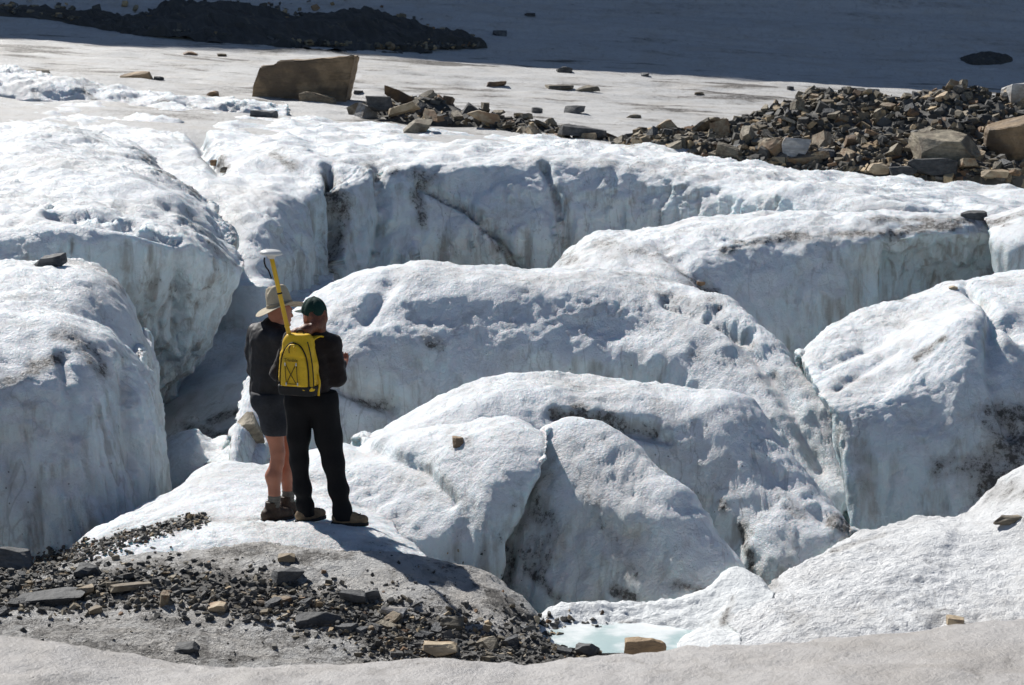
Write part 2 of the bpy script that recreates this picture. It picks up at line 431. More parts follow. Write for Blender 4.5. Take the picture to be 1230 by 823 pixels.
patch('ice_ramp', [
    [(180,350,39.5),(250,318,39),(320,300,39),(400,320,38.5)],
    [(170,390,36),(240,352,36.2),(320,330,36.4),(400,350,36)],
    [(160,440,33.5),(230,410,33.6),(310,395,33.2),(390,400,32.5)],
    [(150,500,31.4),(220,480,31.2),(300,470,30.2),(390,470,29.6)],
    [(150,560,29.6),(220,545,29),(290,535,28),(390,530,27)],
    [(150,620,27),(220,610,26.5),(290,600,25.5),(390,590,24.5)]],
    spacing=0.06, lump=0.16, puff=0.05, flute=0.06, seed=4,
    dirt=[([(255,505),(300,490)],9,1.1),([(225,515),(255,520)],9,.9),([(190,540),(235,560)],9,.7),([(265,525),(300,510)],8,1.0)],
    label='shaded blue floor of the crevasse beside the undercut block', category='crevasse floor')

patch('ice_block', [
    [(-80,336,27),(40,331,26.5),(110,331,26.3),(150,356,26),(172,412,25.6)],
    [(-80,320,25.3),(40,313,25.1),(100,313,24.9),(140,334,24.7),(165,402,24.4)],
    [(-80,345,23.9),(40,335,23.7),(95,340,23.6),(138,366,23.6),(176,425,23.8)],
    [(-80,385,22.9),(40,375,22.8),(95,392,22.8),(140,420,23),(180,460,23.5)],
    [(-80,470,22.4),(40,470,22.4),(95,480,22.5),(140,500,22.9),(178,540,23.5)]],
    spacing=0.035, wrapR=2.2, extL=4, lump=0.12, puff=0.06, flute=0.04, seed=5,
    dirt=[([(80,312),(130,330),(150,350)],7,.6),([(0,362),(40,360)],9,.4)],
    label='rounded ice block with a flat dark stone on its crest, below the huge undercut block', **ICE)

patch('ice_block', [
    [(-80,392,23.8),(40,386,23.6),(90,392,23.5),(130,410,23.4),(162,446,23.3)],
    [(-80,380,22.6),(40,373,22.5),(90,381,22.4),(130,400,22.4),(162,430,22.5)],
    [(-80,412,21.5),(30,402,21.4),(90,408,21.5),(135,428,21.7),(176,462,22.0)],
    [(-80,470,20.9),(30,465,20.8),(90,470,20.9),(140,486,21.2),(187,500,21.7)],
    [(-80,570,20.5),(30,570,20.5),(90,570,20.6),(145,570,20.9),(194,560,21.6)],
    [(-80,700,20.3),(30,700,20.3),(90,690,20.4),(150,670,20.7),(201,640,21.5)]],
    spacing=0.03, wrapR=2.0, extL=4, lump=0.13, puff=0.045, flute=0.11, seed=6,
    dirt=[([(0,460),(25,452),(75,425)],9,.95),([(70,400),(110,425),(120,450)],9,.8),([(95,410),(150,430)],6,.55),([(10,475),(40,490)],10,.5),([(140,440),(150,520),(155,560)],9,.35),([(0,388),(100,392)],8,.35)],
    groove=[([(150,440),(160,560)],8,.08),([(75,430),(90,520)],8,.07)],
    crest_dirt=.3, label='steep grey ice block with a dirt-stained brow beside the stony ground', **ICE)

patch('ice_block', [
    [(640,366,37),(700,322,38),(800,298,38.5),(880,283,38.5),(1000,278,38.5),(1100,276,38),(1215,283,37.5)],
    [(650,334,34.8),(692,291,35.2),(790,275,35.5),(880,256,36),(960,255,36),(1060,252,36),(1140,257,35.4),(1205,266,34.9)],
    [(656,340,33.6),(720,306,33.4),(800,296,33.2),(850,288,33.2),(930,275,33.5),(1000,272,33.5),(1060,270,33.7),(1140,264,34.0),(1210,273,34.2)],
    [(660,345,33),(730,335,32.4),(800,330,32.2),(855,312,32.7),(930,296,33.1),(1000,292,33.1),(1050,290,33.2),(1130,284,33.6),(1215,292,34.1)],
    [(670,370,32.8),(740,365,31.8),(810,370,31.5),(870,370,32.1),(930,360,32.6),(990,345,32.7),(1040,340,33.2),(1090,330,34.0),(1220,330,34.4)],
    [(680,430,32.5),(750,430,31.3),(830,470,31),(890,480,31.6),(950,480,32.1),(990,440,32.5),(1040,410,33.1),(1090,400,34.0),(1225,390,34.4)]],
    spacing=0.042, wrapL=2, lump=0.12, puff=0.075, flute=0.13, fine=0.014, seed=7,
    groove=[([(800,300),(850,345)],8,.1),([(1075,290),(1070,380)],10,.25)],
    dirt=[([(885,292),(945,283),(1000,282)],6,1.0),([(1000,282),(1070,280),(1130,272)],5,1.0),([(1040,263),(1110,264),(1170,266)],4,.9),([(830,340),(862,352)],6,1.1),([(655,318),(690,308)],8,.8),([(720,295),(800,310)],16,.6),
          ([(1115,272),(1150,270)],7,1.0),([(870,300),(905,292)],8,.9),([(810,310),(850,345)],9,.7)],
    crest_dirt=.5, label='flat-topped ice block with a sheer pale face and dirty black lip', **ICE)
patch('ice_wall', [
    [(1180,290,36.5),(1260,276,36.5)],
    [(1188,268,33.6),(1230,260,33.4),(1260,257,33.4)],
    [(1194,300,32.8),(1230,295,32.4),(1260,295,32.4)],
    [(1205,380,32.6),(1230,380,32.2),(1260,380,32.2)]],
    spacing=0.05, wrapL=1.5, extR=4, lump=0.1, puff=0.05, flute=0.05, seed=8, dirt=[([(1185,268),(1230,260)],6,.9)],
    label='small pale ice wall closing the gap beside the flat-topped block', **ICE)
patch('ice_block', [
    [(920,268,38.8),(1010,262,38.8),(1110,270,38.4)],
    [(925,262,37.4),(960,252,37.4),(1010,245,37.4),(1060,249,37.3),(1110,263,37)],
    [(930,268,36.7),(960,262,36.6),(1010,258,36.6),(1060,260,36.5),(1105,268,36.4)],
    [(930,290,36.4),(1010,290,36.2),(1105,290,36.2)]],
    spacing=0.05, wrapL=.5, wrapR=.5, lump=0.15, puff=0.06, seed=9, mat=M_SLUSH,
    label='small clean white snow hump behind the flat-topped ice block', **ICE)

patch('ice_block', [
    [(330,420,28.2),(380,392,28.8),(480,357,29),(560,359,29),(660,362,29),(760,367,29),(850,392,27.6),(915,438,26.0),(995,513,24.9),(1035,640,24.1)],
    [(318,412,26.0),(372,357,26.4),(480,317,26.9),(560,319,27.0),(650,322,27.1),(760,331,26.9),(850,350,26.1),(908,396,25.15),(985,480,24.15),(1024,608,23.3)],
    [(305,430,25.2),(375,380,25.7),(480,340,26.0),(560,338,26.1),(650,340,26.2),(740,349,26.1),(818,372,25.6),(880,418,24.88),(958,507,23.95),(1014,622,23.15)],
    [(290,480,24),(380,425,25.1),(480,388,25.4),(560,386,25.5),(650,386,25.6),(740,392,25.6),(802,416,25.2),(858,466,24.62),(930,548,23.75),(1002,648,23.0)],
    [(282,545,22.5),(390,490,24.6),(480,470,25.0),(560,470,25.1),(650,465,25.2),(740,470,25.2),(802,496,24.95),(846,536,24.45),(908,602,23.6),(988,693,22.85)],
    [(285,600,22),(390,560,24.3),(480,560,24.8),(560,560,24.9),(650,560,25.0),(740,560,25.0),(802,580,24.8),(846,620,24.3),(908,680,23.45),(988,770,22.7)]],
    spacing=0.036, wrapR=1.5, lump=0.13, puff=0.042, flute=0.08, fine=0.010, seed=10, wrapL=1.2, slant=(0.9, 1.2, 1.1),
    groove=[([(395,455),(470,490)],10,.15),([(800,360),(900,400)],7,.12),([(470,335),(440,380)],10,.1),([(860,370),(940,470),(985,560)],9,.10)],
    dirt=[([(480,330),(600,335),(720,340)],14,.42),([(405,470),(440,482),(470,490)],7,1.0),([(510,405),(530,415)],9,.7),([(745,345),(860,365)],9,.5),([(860,385),(905,410)],8,.7),([(830,420),(900,440)],12,.4),([(700,330),(800,345)],8,.5),([(895,430),(920,470)],8,.4)],
    crest_dirt=.4, label='broad humped ice block with a pale blue face rising behind the two people', **ICE)

patch('ice_block', [
    [(960,445,26.5),(1005,415,27.5),(1100,380,28.5),(1160,360,29),(1260,348,29.5)],
    [(963,428,24.4),(1003,390,25.2),(1100,355,26.2),(1160,336,26.8),(1260,318,27.2)],
    [(978,460,23.6),(1030,425,24.2),(1110,385,24.8),(1170,362,25.2),(1260,345,25.6)],
    [(1000,490,22.9),(1055,470,23.05),(1105,430,23.3),(1155,388,23.6),(1200,375,24.2),(1260,385,24.6)],
    [(1008,515,22.75),(1060,500,22.75),(1112,470,22.9),(1165,430,23.0),(1205,430,23.2),(1260,440,23.5)],
    [(1025,600,22.5),(1075,590,22.4),(1120,580,22.4),(1170,560,22.4),(1210,550,22.4),(1260,540,22.5)],
    [(1040,700,22.3),(1080,690,22.2),(1120,680,22.2),(1170,670,22.1),(1210,660,22.1),(1260,650,22.2)]],
    spacing=0.033, wrapL=1.2, extR=3, lump=0.11, puff=0.04, flute=0.09, seed=11, slant=(0.8, 1.0, 1.4),
    groove=[([(1195,380),(1190,450),(1215,520)],8,.1),([(1160,345),(1200,375),(1225,405)],5,.15),([(990,440),(1060,410)],5,.05),([(1005,465),(1075,420)],5,.05)],
    dirt=[([(1100,430),(1115,420),(1133,405)],6,1.25),([(1215,500),(1230,560),(1190,585)],28,1.05),([(1120,570),(1180,545)],14,.6),([(995,470),(1060,455)],10,.4),([(1080,360),(1100,365)],4,.7),([(1030,520),(1035,600)],12,.35),([(1010,420),(1090,390)],7,.35)],
    crest_dirt=.25, label='sharp-ridged ice block with a sunlit tilted facet and a dark dirt patch on it', **ICE)

patch('ice_block', [
    [(420,560,23.8),(500,520,24),(570,498,23.9),(690,488,23.8),(800,500,23.6),(890,522,23.0),(945,582,22.3),(1000,642,21.8),(1040,680,21.4)],
    [(432,528,22.1),(495,498,22.3),(565,466,22.45),(630,456,22.45),(690,450,22.45),(800,463,22.2),(880,480,21.85),(932,540,21.35),(985,600,20.9),(1028,643,20.55)],
    [(437,544,21.4),(500,512,21.7),(570,484,21.95),(690,472,21.9),(790,484,21.75),(862,506,21.5),(912,560,21.1),(958,620,20.65),(1006,657,20.38)],
    [(440,560,21),(510,545,21.3),(590,530,21.45),(700,522,21.45),(780,538,21.4),(846,568,21.2),(888,612,20.85),(930,658,20.45),(970,696,20.2)],
    [(440,640,20.6),(510,640,20.9),(600,640,21.1),(700,640,21.2),(780,640,21.15),(834,663,20.98),(876,692,20.65),(912,718,20.3),(952,742,20.05)]],
    spacing=0.03, wrapR=.8, lump=0.14, puff=0.042, flute=0.08, seed=12, wrapL=1.0, slant=(0.9, 1.1, 1.1),
    groove=[([(668,497),(700,500),(740,508),(785,516)],7,.14),([(690,505),(760,520),(800,528)],6,.08),([(905,545),(990,625)],7,.05)],
    dirt=[([(668,492),(700,496),(745,503),(787,515)],10,1.05),([(888,630),(900,660),(904,690)],5,.9),([(1005,625),(1025,645)],9,1.1),([(690,470),(800,485)],14,.45),([(865,605),(870,612)],6,.6),([(905,560),(960,620)],9,.35)],
    crest_dirt=.3, label='ice block with a black dirt-filled notch along its rounded top', **ICE)

patch('ice_block', [
    [(600,578,20.4),(660,545,20.4),(720,552,20.2),(760,582,19.9),(815,634,19.5),(895,726,18.9)],
    [(598,562,19.7),(652,518,19.45),(718,520,19.25),(757,548,19.0),(810,600,18.6),(884,688,18.2)],
    [(597,600,19.5),(648,560,19.2),(705,556,19.0),(742,586,18.75),(794,632,18.42),(874,701,18.1)],
    [(594,660,19.2),(640,630,18.95),(692,625,18.75),(731,643,18.55),(779,675,18.3),(858,717,18.0)],
    [(592,730,18.95),(640,708,18.7),(690,702,18.5),(727,710,18.35),(773,722,18.15),(850,734,17.92)],
    [(592,800,18.8),(640,790,18.55),(690,790,18.35),(727,790,18.2),(773,790,18.0),(850,790,17.8)]],
    spacing=0.027, wrapL=.6, wrapR=.8, lump=0.10, puff=0.038, flute=0.07, seed=13, slant=(1.3, 0.8, 1.0), step=0.10,
    dirt=[([(650,610),(670,640),(640,690)],24,.75),([(600,600),(610,700)],16,.8),([(690,570),(730,640),(760,700)],12,.5),([(740,600),(800,660),(850,710)],10,.45),([(660,540),(640,600)],12,.5),([(640,690),(665,715)],13,1.0),([(740,712),(760,720)],10,1.0),([(815,700),(845,712)],10,1.1),([(690,585),(720,610)],10,.5),([(700,560),(760,640)],14,.35),([(620,640),(640,620)],10,.7)],  # real grit streaks, plus broad ones painting the lobe's shade darker
    label='dark-shaded ice lobe streaked with grit, its foot in the meltwater', **ICE)

patch('ice_block', [
    [(250,618,21.4),(330,576,21.9),(400,556,22),(480,537,21.8),(560,530,21.2),(620,532,20.6),(655,545,20.2)],
    [(250,592,20.8),(330,555,21.1),(400,535,21.0),(480,517,20.6),(560,507,20.1),(620,505,19.65),(660,520,19.35)],
    [(240,610,19.9),(330,585,20.2),(400,565,20.2),(480,541,20.0),(560,528,19.6),(616,528,19.25),(658,546,19.05)],
    [(230,635,19.1),(330,618,19.2),(400,604,19.5),(480,590,19.5),(560,576,19.2),(604,576,18.98),(636,592,18.88)],
    [(230,665,18.7),(330,658,18.7),(400,655,18.9),(480,652,19.0),(550,640,18.85),(588,638,18.75),(608,650,18.75)],
    [(230,740,18.5),(330,740,18.5),(400,740,18.6),(480,740,18.7),(550,730,18.7),(580,720,18.65),(596,720,18.68)]],
    spacing=0.028, wrapR=.9, lump=0.10, puff=0.045, flute=0.06, seed=14, slant=(0.9, 1.1, 1.0),
    groove=[([(430,530),(500,560),(540,600)],10,.08),([(340,585),(420,570)],6,.06)],
    dirt=[([(540,520),(575,545)],12,.5),([(600,560),(620,600),(595,660)],8,.5),([(470,560),(520,600)],14,.35),([(560,600),(560,640)],14,.35),([(300,590),(340,585)],8,.3)],
    crest_dirt=.25, label='smooth white ice lobe beside the people with a small brown stone on top', **ICE)

patch('ice_ledge', [
    [(60,700,19.8),(110,658,20.3),(190,618,21),(270,575,21.7),(330,568,22),(400,580,21.2),(470,600,20.7)],
    [(70,678,19),(110,640,19.5),(195,597,20.4),(275,555,20.9),(330,558,20.9),(400,588,20.1),(470,620,19.5)],
    [(75,668,18.5),(130,640,18.9),(210,612,19.4),(280,595,19.7),(330,595,19.7),(400,608,19.2),(480,642,18.8)],
    [(85,665,18.2),(150,642,18.5),(230,628,18.7),(300,620,18.8),(350,620,18.7),(410,626,18.4),(500,656,18.1)],
    [(90,680,17.7),(160,660,17.8),(240,645,17.9),(310,640,17.9),(370,642,17.9),(430,650,17.7),(520,674,17.6)],
    [(100,730,17.2),(180,710,17.2),(260,700,17.2),(330,695,17.2),(390,700,17.2),(450,710,17.2),(540,725,17.2)]],
    spacing=0.026, lump=0.06, puff=0.045, flute=0.03, fine=0.010, seed=15, drop=1.5,
    dirt=[([(60,676),(150,644),(240,620)],13,1.05),([(230,622),(330,632)],7,.6),([(380,650),(470,662)],12,.45)],
    label='white ice ledge on which the two people stand', category='ice ledge')

patch('stony_mound', [
    [(-80,700,18.8),(60,685,18.6),(150,672,18.3),(260,660,18.1),(400,665,17.9),(520,683,17.7),(600,710,17.4),(648,745,17.1)],
    [(-80,688,17.8),(60,682,17.6),(150,668,17.5),(260,655,17.4),(400,658,17.3),(520,676,17.1),(600,702,16.9),(646,740,16.7)],
    [(-80,715,16.7),(60,710,16.6),(150,700,16.6),(260,695,16.6),(400,698,16.5),(520,708,16.4),(590,728,16.3),(655,765,16.2)],
    [(-80,750,15.9),(60,750,15.9),(150,748,15.9),(260,748,15.9),(400,750,15.8),(520,756,15.8),(600,770,15.7),(690,782,15.8)],
    [(-80,788,15.3),(60,790,15.3),(150,792,15.3),(260,795,15.3),(400,800,15.2),(520,804,15.2),(600,804,15.2),(750,788,15.6)],
    [(-80,850,14.7),(60,850,14.7),(150,850,14.7),(260,850,14.7),(400,850,14.7),(520,850,14.7),(600,850,14.7),(760,820,15.2)]],
    spacing=0.024, extL=4, lump=0.07, puff=0.05, flute=0.03, fine=0.016, seed=16, mat=M_ICE_DIRTY, drop=1.2, wrapR=.6,
    dirt=[([(-40,720),(100,705),(220,700),(330,715),(430,740),(520,770),(620,785),(740,782)],26,1.05),([(250,660),(340,665),(420,668)],8,.7),([(-40,690),(60,680)],14,.9),([(0,775),(150,782),(330,792)],14,.72),([(590,715),(640,745)],12,.85),([(440,720),(560,735)],14,.5),([(0,755),(150,760),(330,770),(450,785)],26,.55),([(-40,700),(60,690)],20,.6),([(120,690),(230,680)],14,.5),([(540,785),(700,790)],14,1.0)],
    crest_dirt=.45, label='gritty grey ice mound strewn with dark stones before the two people', category='ice mound')

patch('ice_mound', [
    [(860,768,17.7),(920,724,18.4),(1000,684,19),(1100,646,19.5),(1170,634,19.8),(1260,575,19.8)],
    [(868,748,16.9),(920,702,17.5),(1000,660,18.1),(1100,622,18.6),(1168,612,18.9),(1195,585,19),(1260,545,18.9)],
    [(880,755,16.5),(940,715,16.9),(1020,678,17.3),(1110,645,17.7),(1180,634,17.9),(1260,600,17.9)],
    [(888,764,16.25),(960,738,16.4),(1040,715,16.6),(1120,695,16.8),(1190,685,16.9),(1260,668,16.9)],
    [(885,776,16.1),(970,765,15.9),(1050,760,15.9),(1130,755,15.9),(1200,750,15.9),(1270,745,15.9)],
    [(890,830,15.6),(970,830,15.4),(1050,830,15.3),(1130,830,15.2),(1200,830,15.2),(1270,830,15.2)]],
    spacing=0.025, extR=3, lump=0.09, puff=0.06, flute=0.03, fine=0.02, seed=17, drop=1.2, mat=M_ICE_GRAIN,
    dirt=[([(865,745),(900,715)],8,.9),([(900,715),(930,700)],6,.7),([(1000,662),(1060,642)],5,.5),([(1190,590),(1240,590)],14,.55),([(1110,735),(1200,740)],8,.4),([(920,700),(960,740)],14,.4)],
    crest_dirt=.22, label='granular white ice mound beside the meltwater pool with a tan cube stone at its foot', category='ice mound')

patch('slush_bank', [
    [(630,760,17.6),(700,748,17.7),(800,745,17.7),(890,712,17.8),(930,725,17.7)],
    [(640,742,17.0),(672,728,17.2),(720,724,17.25),(770,724,17.25),(820,718,17.25),(850,710,17.25),(884,690,17.4),(905,695,17.3),(930,715,17)],
    [(645,750,16.85),(690,737,17.1),(740,736,17.12),(800,733,17.1),(850,728,17.05),(890,718,17.0),(925,735,16.8)],
    [(650,768,16.6),(690,748,16.98),(740,746,17.0),(800,745,16.98),(850,748,16.8),(890,752,16.6),(920,762,16.5)],
    [(650,790,16.4),(690,770,16.8),(740,768,16.8),(800,766,16.8),(850,768,16.6),(890,770,16.4),(920,780,16.3)]],
    spacing=0.02, lump=0.03, puff=0.055, flute=0.02, seed=18, mat=M_SLUSH, drop=.8,
    dirt=[([(745,750),(765,748)],4,.8),([(880,720),(868,745)],6,1.0)],
    label='bright white slush bank at the back of the meltwater pool', category='slush')
patch('slush_bank', [
    [(815,782,16.7),(825,774,16.9),(840,768,16.9),(890,772,16.6)],
    [(815,774,16.5),(825,764,16.64),(840,757,16.7),(890,760,16.5)],
    [(815,782,16.25),(825,776,16.3),(840,771,16.3),(890,774,16.15)],
    [(815,800,15.9),(825,800,15.9),(840,800,15.9),(890,800,15.8)]],
    spacing=0.018, lump=0.02, puff=0.035, seed=19, mat=M_SLUSH, drop=.6,
    label='low wet slush tongue along the front of the meltwater pool', category='slush')

patch('ice_chunk', [
    [(188,575,25.4),(225,550,25.7),(272,552,25.6)],
    [(190,550,24.2),(212,524,24.4),(232,518,24.4),(252,531,24.4),(272,527,24.5)],
    [(193,572,23.6),(225,556,23.5),(266,560,23.5)],
    [(195,650,23.2),(225,650,23),(266,650,23)]], spacing=.025, wrapL=.5, wrapR=.5, lump=.12, puff=.05, seed=21, crest_dirt=.6, drop=1,
    label='pointed grey ice chunk on the crevasse floor', category='ice chunk')
patch('ice_chunk', [
    [(224,605,24),(262,575,24.2),(310,550,24.2)],
    [(226,585,23),(250,556,23.2),(278,533,23.4),(300,524,23.4),(318,530,23.4)],
    [(228,606,22.6),(255,590,22.5),(290,578,22.5),(318,575,22.6)],
    [(228,670,22.4),(255,670,22.3),(290,670,22.3),(318,670,22.3)]], spacing=.025, wrapL=.4, wrapR=.4, lump=.12, puff=.05, seed=22, crest_dirt=.8, drop=1,
    dirt=[([(235,570),(262,560)],8,.9)], label='dirty ice chunk on the crevasse floor beside the white ledge', category='ice chunk')

# photographer's snow bank
def world_rows():
    prof = [(13.0, -1.1), (11.8, -.36), (11.0, 0.0), (10.2, 0.06), (8.5, 0.22), (6, .52), (3, .95), (0, 1.3), (-6, 1.7)]
    crest = [(-400,768),(-100,772),(63,774),(140,783),(280,791),(430,799),(560,806),(627,808),(690,797),(740,790),(800,788),(850,783),(887,778),(957,768),(1045,761),(1132,756),(1230,748),(1330,744),(1650,738)]
    out = []
    for y, dz in prof:
        out.append([(px, -60 + (CAM_H - (at(px, py, 11.0)[2] + dz)) * F_PX / y if y > .5 else 0, y, at(px, py, 11.0)[0] * (1 if y > 8 else 1.1), at(px, py, 11.0)[2] + dz) for px, py in crest])
    return out
_at = at
_rows = world_rows()
def at(*c): return np.array([c[3], c[2], c[4]]) if len(c) == 5 else _at(*c)
patch('snow_bank', _rows, spacing=0.045, lump=0.07, puff=0.05, flute=0.0, fine=0.012, crest_dirt=.3, seed=20, mat=M_SNOW, drop=1.5, slant=(0.5, 0.9, 1),
      dirt=[([(300,812),(420,818)],5,.3),([(780,810),(800,806)],5,.5)], kind='structure')

# meltwater
def water_material():
    t = NT('meltwater')
    t.b.inputs['Base Color'].default_value = rgb(0.40, 0.56, 0.55)
    t.b.inputs['Roughness'].default_value = 0.08
    t.l(t.mix(t.ramp(t.noise(2.5, 5.0), 0.4, 0.62), rgb(0.42, 0.55, 0.55), rgb(0.80, 0.84, 0.84)), t.b.inputs['Base Color'])
    t.l(t.bump(t.noise(18.0, 3.0), 0.12, 0.02), t.b.inputs['Normal'])
    return t.m
def build_water():
    z = float(_at(760, 751, 16.95)[2])
    a = np.linspace(0, 2 * math.pi, 60, endpoint=False)
    rings = []
    for s_ in (1.0, 0.6, 0.25):
        rings.append(np.stack([0.95 + s_ * (1.35 * np.cos(a) + .12 * np.sin(3 * a)), 16.75 + s_ * (.55 * np.sin(a) + .06 * np.cos(4 * a)), z + 0 * a], -1))
    V = np.concatenate(rings + [np.array([[0.95, 16.8, z]])]); q = []
    for k in range(2):
        for i in range(60): j = (i + 1) % 60; q.append((k*60+i, k*60+j, (k+1)*60+j, (k+1)*60+i))
    for i in range(60): q.append((120+i, 120+(i+1) % 60, 180, 180))
    bm = bmesh.new(); vs = [bm.verts.new(v) for v in V]
    for f in q: bm.faces.new([vs[i] for i in dict.fromkeys(f)])
    me = bpy.data.meshes.new('meltwater_pool'); bm.to_mesh(me); bm.free(); me.materials.append(water_material())
    link('meltwater_pool', me, kind='structure')
build_water()

# lookup: nearest built ice point seen at a photograph pixel
_all = np.concatenate(PTS)
_px, _py = proj(_all)
_ok = (_all[:, 1] > 13.4) & (_px > -60) & (_px < 1290) & (_py > -20) & (_py < 840)
_all, _px, _py = _all[_ok], _px[_ok], _py[_ok]
_order = np.argsort(-_all[:, 1])
_buf = np.full((435, 680), -1, int)
_buf[((_py[_order] + 20) / 2).astype(int), ((_px[_order] + 60) / 2).astype(int)] = _order
def on_ice(px, py):
    r, c = int((py + 20) / 2), int((px + 60) / 2)
    best = None
    for k in range(0, 6):
        w = _buf[max(0, r - k):r + k + 1, max(0, c - k):c + k + 1].ravel(); w = w[w >= 0]
        if len(w): best = w[np.argmin(_all[w, 1])]; break
    if best is None: return ray_terrain(px, py)
    return _all[best]

# ------------------------------------------------------------------ stones
def cut_rock(bm, seed, flat, ncut=7):
    """a block broken along random fracture planes"""
    r = random.Random(seed)
    bmesh.ops.create_cube(bm, size=1.0)
    d = Vector((1, r.uniform(.65, 1), flat))
    for v in bm.verts: v.co = Vector((v.co.x * d.x + r.uniform(-.12, .12), v.co.y * d.y + r.uniform(-.12, .12), v.co.z * d.z + r.uniform(-.15, .15) * flat))
    for k in range(ncut):
        n = Vector((r.gauss(0, 1), r.gauss(0, 1), r.gauss(0, .8) + (.35 if k % 2 else 0))).normalized()
        e = .5 * (abs(n.x) * d.x + abs(n.y) * d.y + abs(n.z) * d.z)
        p = n * e * r.uniform(.45, .80)
        res = bmesh.ops.bisect_plane(bm, geom=bm.verts[:] + bm.edges[:] + bm.faces[:], plane_co=p, plane_no=n, clear_outer=True)
        ed = [g for g in res['geom_cut'] if isinstance(g, bmesh.types.BMEdge)]
        if len(ed) >= 3: bmesh.ops.contextual_create(bm, geom=ed)
    bmesh.ops.remove_doubles(bm, verts=bm.verts, dist=.012)
    bmesh.ops.recalc_face_normals(bm, faces=bm.faces)
def hull_template(seed, flat=0.45, n=12, box=0.75):
    bm = bmesh.new(); cut_rock(bm, seed, flat, 6)
    bmesh.ops.triangulate(bm, faces=bm.faces)
    bm.verts.index_update()
    V = np.array([v.co[:] for v in bm.verts]); F = np.array([[v.index for v in f.verts] for f in bm.faces])
    bm.free()
    V -= (V.max(0) + V.min(0)) / 2
    V /= (V.max(0) - V.min(0)).max()
    return V, F
SLABS = [hull_template(100 + i, 0.20 + 0.08 * (i % 3), 11, 0.6) for i in range(8)]
CHUNKS = [hull_template(200 + i, 0.65 + 0.12 * (i % 3), 13, 0.55) for i in range(8)]
M_SLATE = rock_material('slate', (0.045, 0.047, 0.05), (0.125, 0.127, 0.128), 7)
M_OLIVE = rock_material('olive_grey_stone', (0.16, 0.138, 0.10), (0.31, 0.265, 0.19), 7, (0.10, 0.075, 0.05))
M_TAN = rock_material('tan_sandstone', (0.27, 0.205, 0.13), (0.42, 0.34, 0.23), 6, (0.22, 0.13, 0.07))
M_RUST = rock_material('rusty_stone', (0.13, 0.08, 0.045), (0.26, 0.165, 0.09), 6, (0.08, 0.06, 0.05))
M_PALE = rock_material('pale_grey_stone', (0.25, 0.245, 0.235), (0.40, 0.39, 0.375), 6, (0.2, 0.17, 0.14))
M_BROWN = rock_material('brown_stone', (0.20, 0.135, 0.075), (0.34, 0.24, 0.14), 3, (0.11, 0.078, 0.05), bump=1.0)
MATS = dict(slate=M_SLATE, olive=M_OLIVE, tan=M_TAN, rust=M_RUST, pale=M_PALE, brown=M_BROWN)

def gravel_material():
    t = NT('mixed_gravel')
    tone = t.attr('tone'); hue = t.attr('hue')
    c = t.mix(t.ramp(hue, 0.45, 0.62), rgb(0.09, 0.086, 0.078), rgb(0.23, 0.19, 0.13))
    c = t.mix(t.ramp(hue, 0.76, 0.84), c, rgb(0.38, 0.28, 0.16))
    c = t.mix(t.ramp(hue, 0.93, 0.96), c, rgb(0.20, 0.115, 0.06))
    n1 = t.noise(12.0, 5.0, 0.65)
    c = t.mix(t.ramp(n1, 0.3, 0.75, 0, 0.5), c, rgb(0.05, 0.047, 0.042))
    hs = t.n('HueSaturation'); t.l(c, hs.inputs['Color']); t.l(t.ramp(tone, 0, 1, 0.55, 1.5), hs.inputs['Value'])
    t.l(hs.outputs[0], t.b.inputs['Base Color']); t.b.inputs['Roughness'].default_value = 0.8
    t.l(t.bump(n1, 0.4, 0.03), t.b.inputs['Normal'])
    return t.m
M_GRAVEL = gravel_material()
def gravel(name, pts, sizes, seed, flatness=0.6, hue=1.0, **props):
    r = np.random.default_rng(seed); Vs = []; Fs = []; T = []; H = []; off = 0
    for p, s in zip(pts, np.minimum(sizes, np.median(sizes) * 1.9)):
        V, F = (SLABS if r.random() < flatness else CHUNKS)[r.integers(8)]
        a, b, c = r.normal(0, .35), r.normal(0, .35), r.uniform(0, 6.28)
        M = np.array(Matrix.Rotation(c, 3, 'Z') @ Matrix.Rotation(a, 3, 'X') @ Matrix.Rotation(b, 3, 'Y'))
        W = (V * s * np.array([1, r.uniform(.6, 1), r.uniform(.7, 1.2)])) @ M.T + p
        Vs.append(W); Fs.append(F + off); off += len(V)
        T.append(np.full(len(V), r.random())); H.append(np.full(len(V), r.random() if r.random() > hue else r.random() * hue))
    me = mesh_from(name, np.concatenate(Vs), np.concatenate(Fs), M_GRAVEL, False, {'tone': np.concatenate(T), 'hue': np.concatenate(H)})
    return link(name, me, **props)

_rock_me = {}
def rock_mesh(kind, k, mat):
    key = (kind, k, mat)
    if key not in _rock_me:
        V, F = (SLABS if kind == 'slab' else CHUNKS)[k]
        _rock_me[key] = mesh_from('rock', V, F, MATS[mat], False)
    return _rock_me[key]
RS = random.Random(5)
def rock(p, size, kind, mat, label, group=None, name='rock', squash=1.0, tilt=.3, rz=None, category='rock'):
    o = link(name, rock_mesh(kind, RS.randrange(8), mat))
    o.location = p; o.scale = (size, size * RS.uniform(.7, 1), size * squash)
    o.rotation_euler = (RS.gauss(0, tilt), RS.gauss(0, tilt), RS.uniform(0, 6.28) if rz is None else rz)
    o['label'] = label; o['category'] = category
    if group: o['group'] = group
    return o

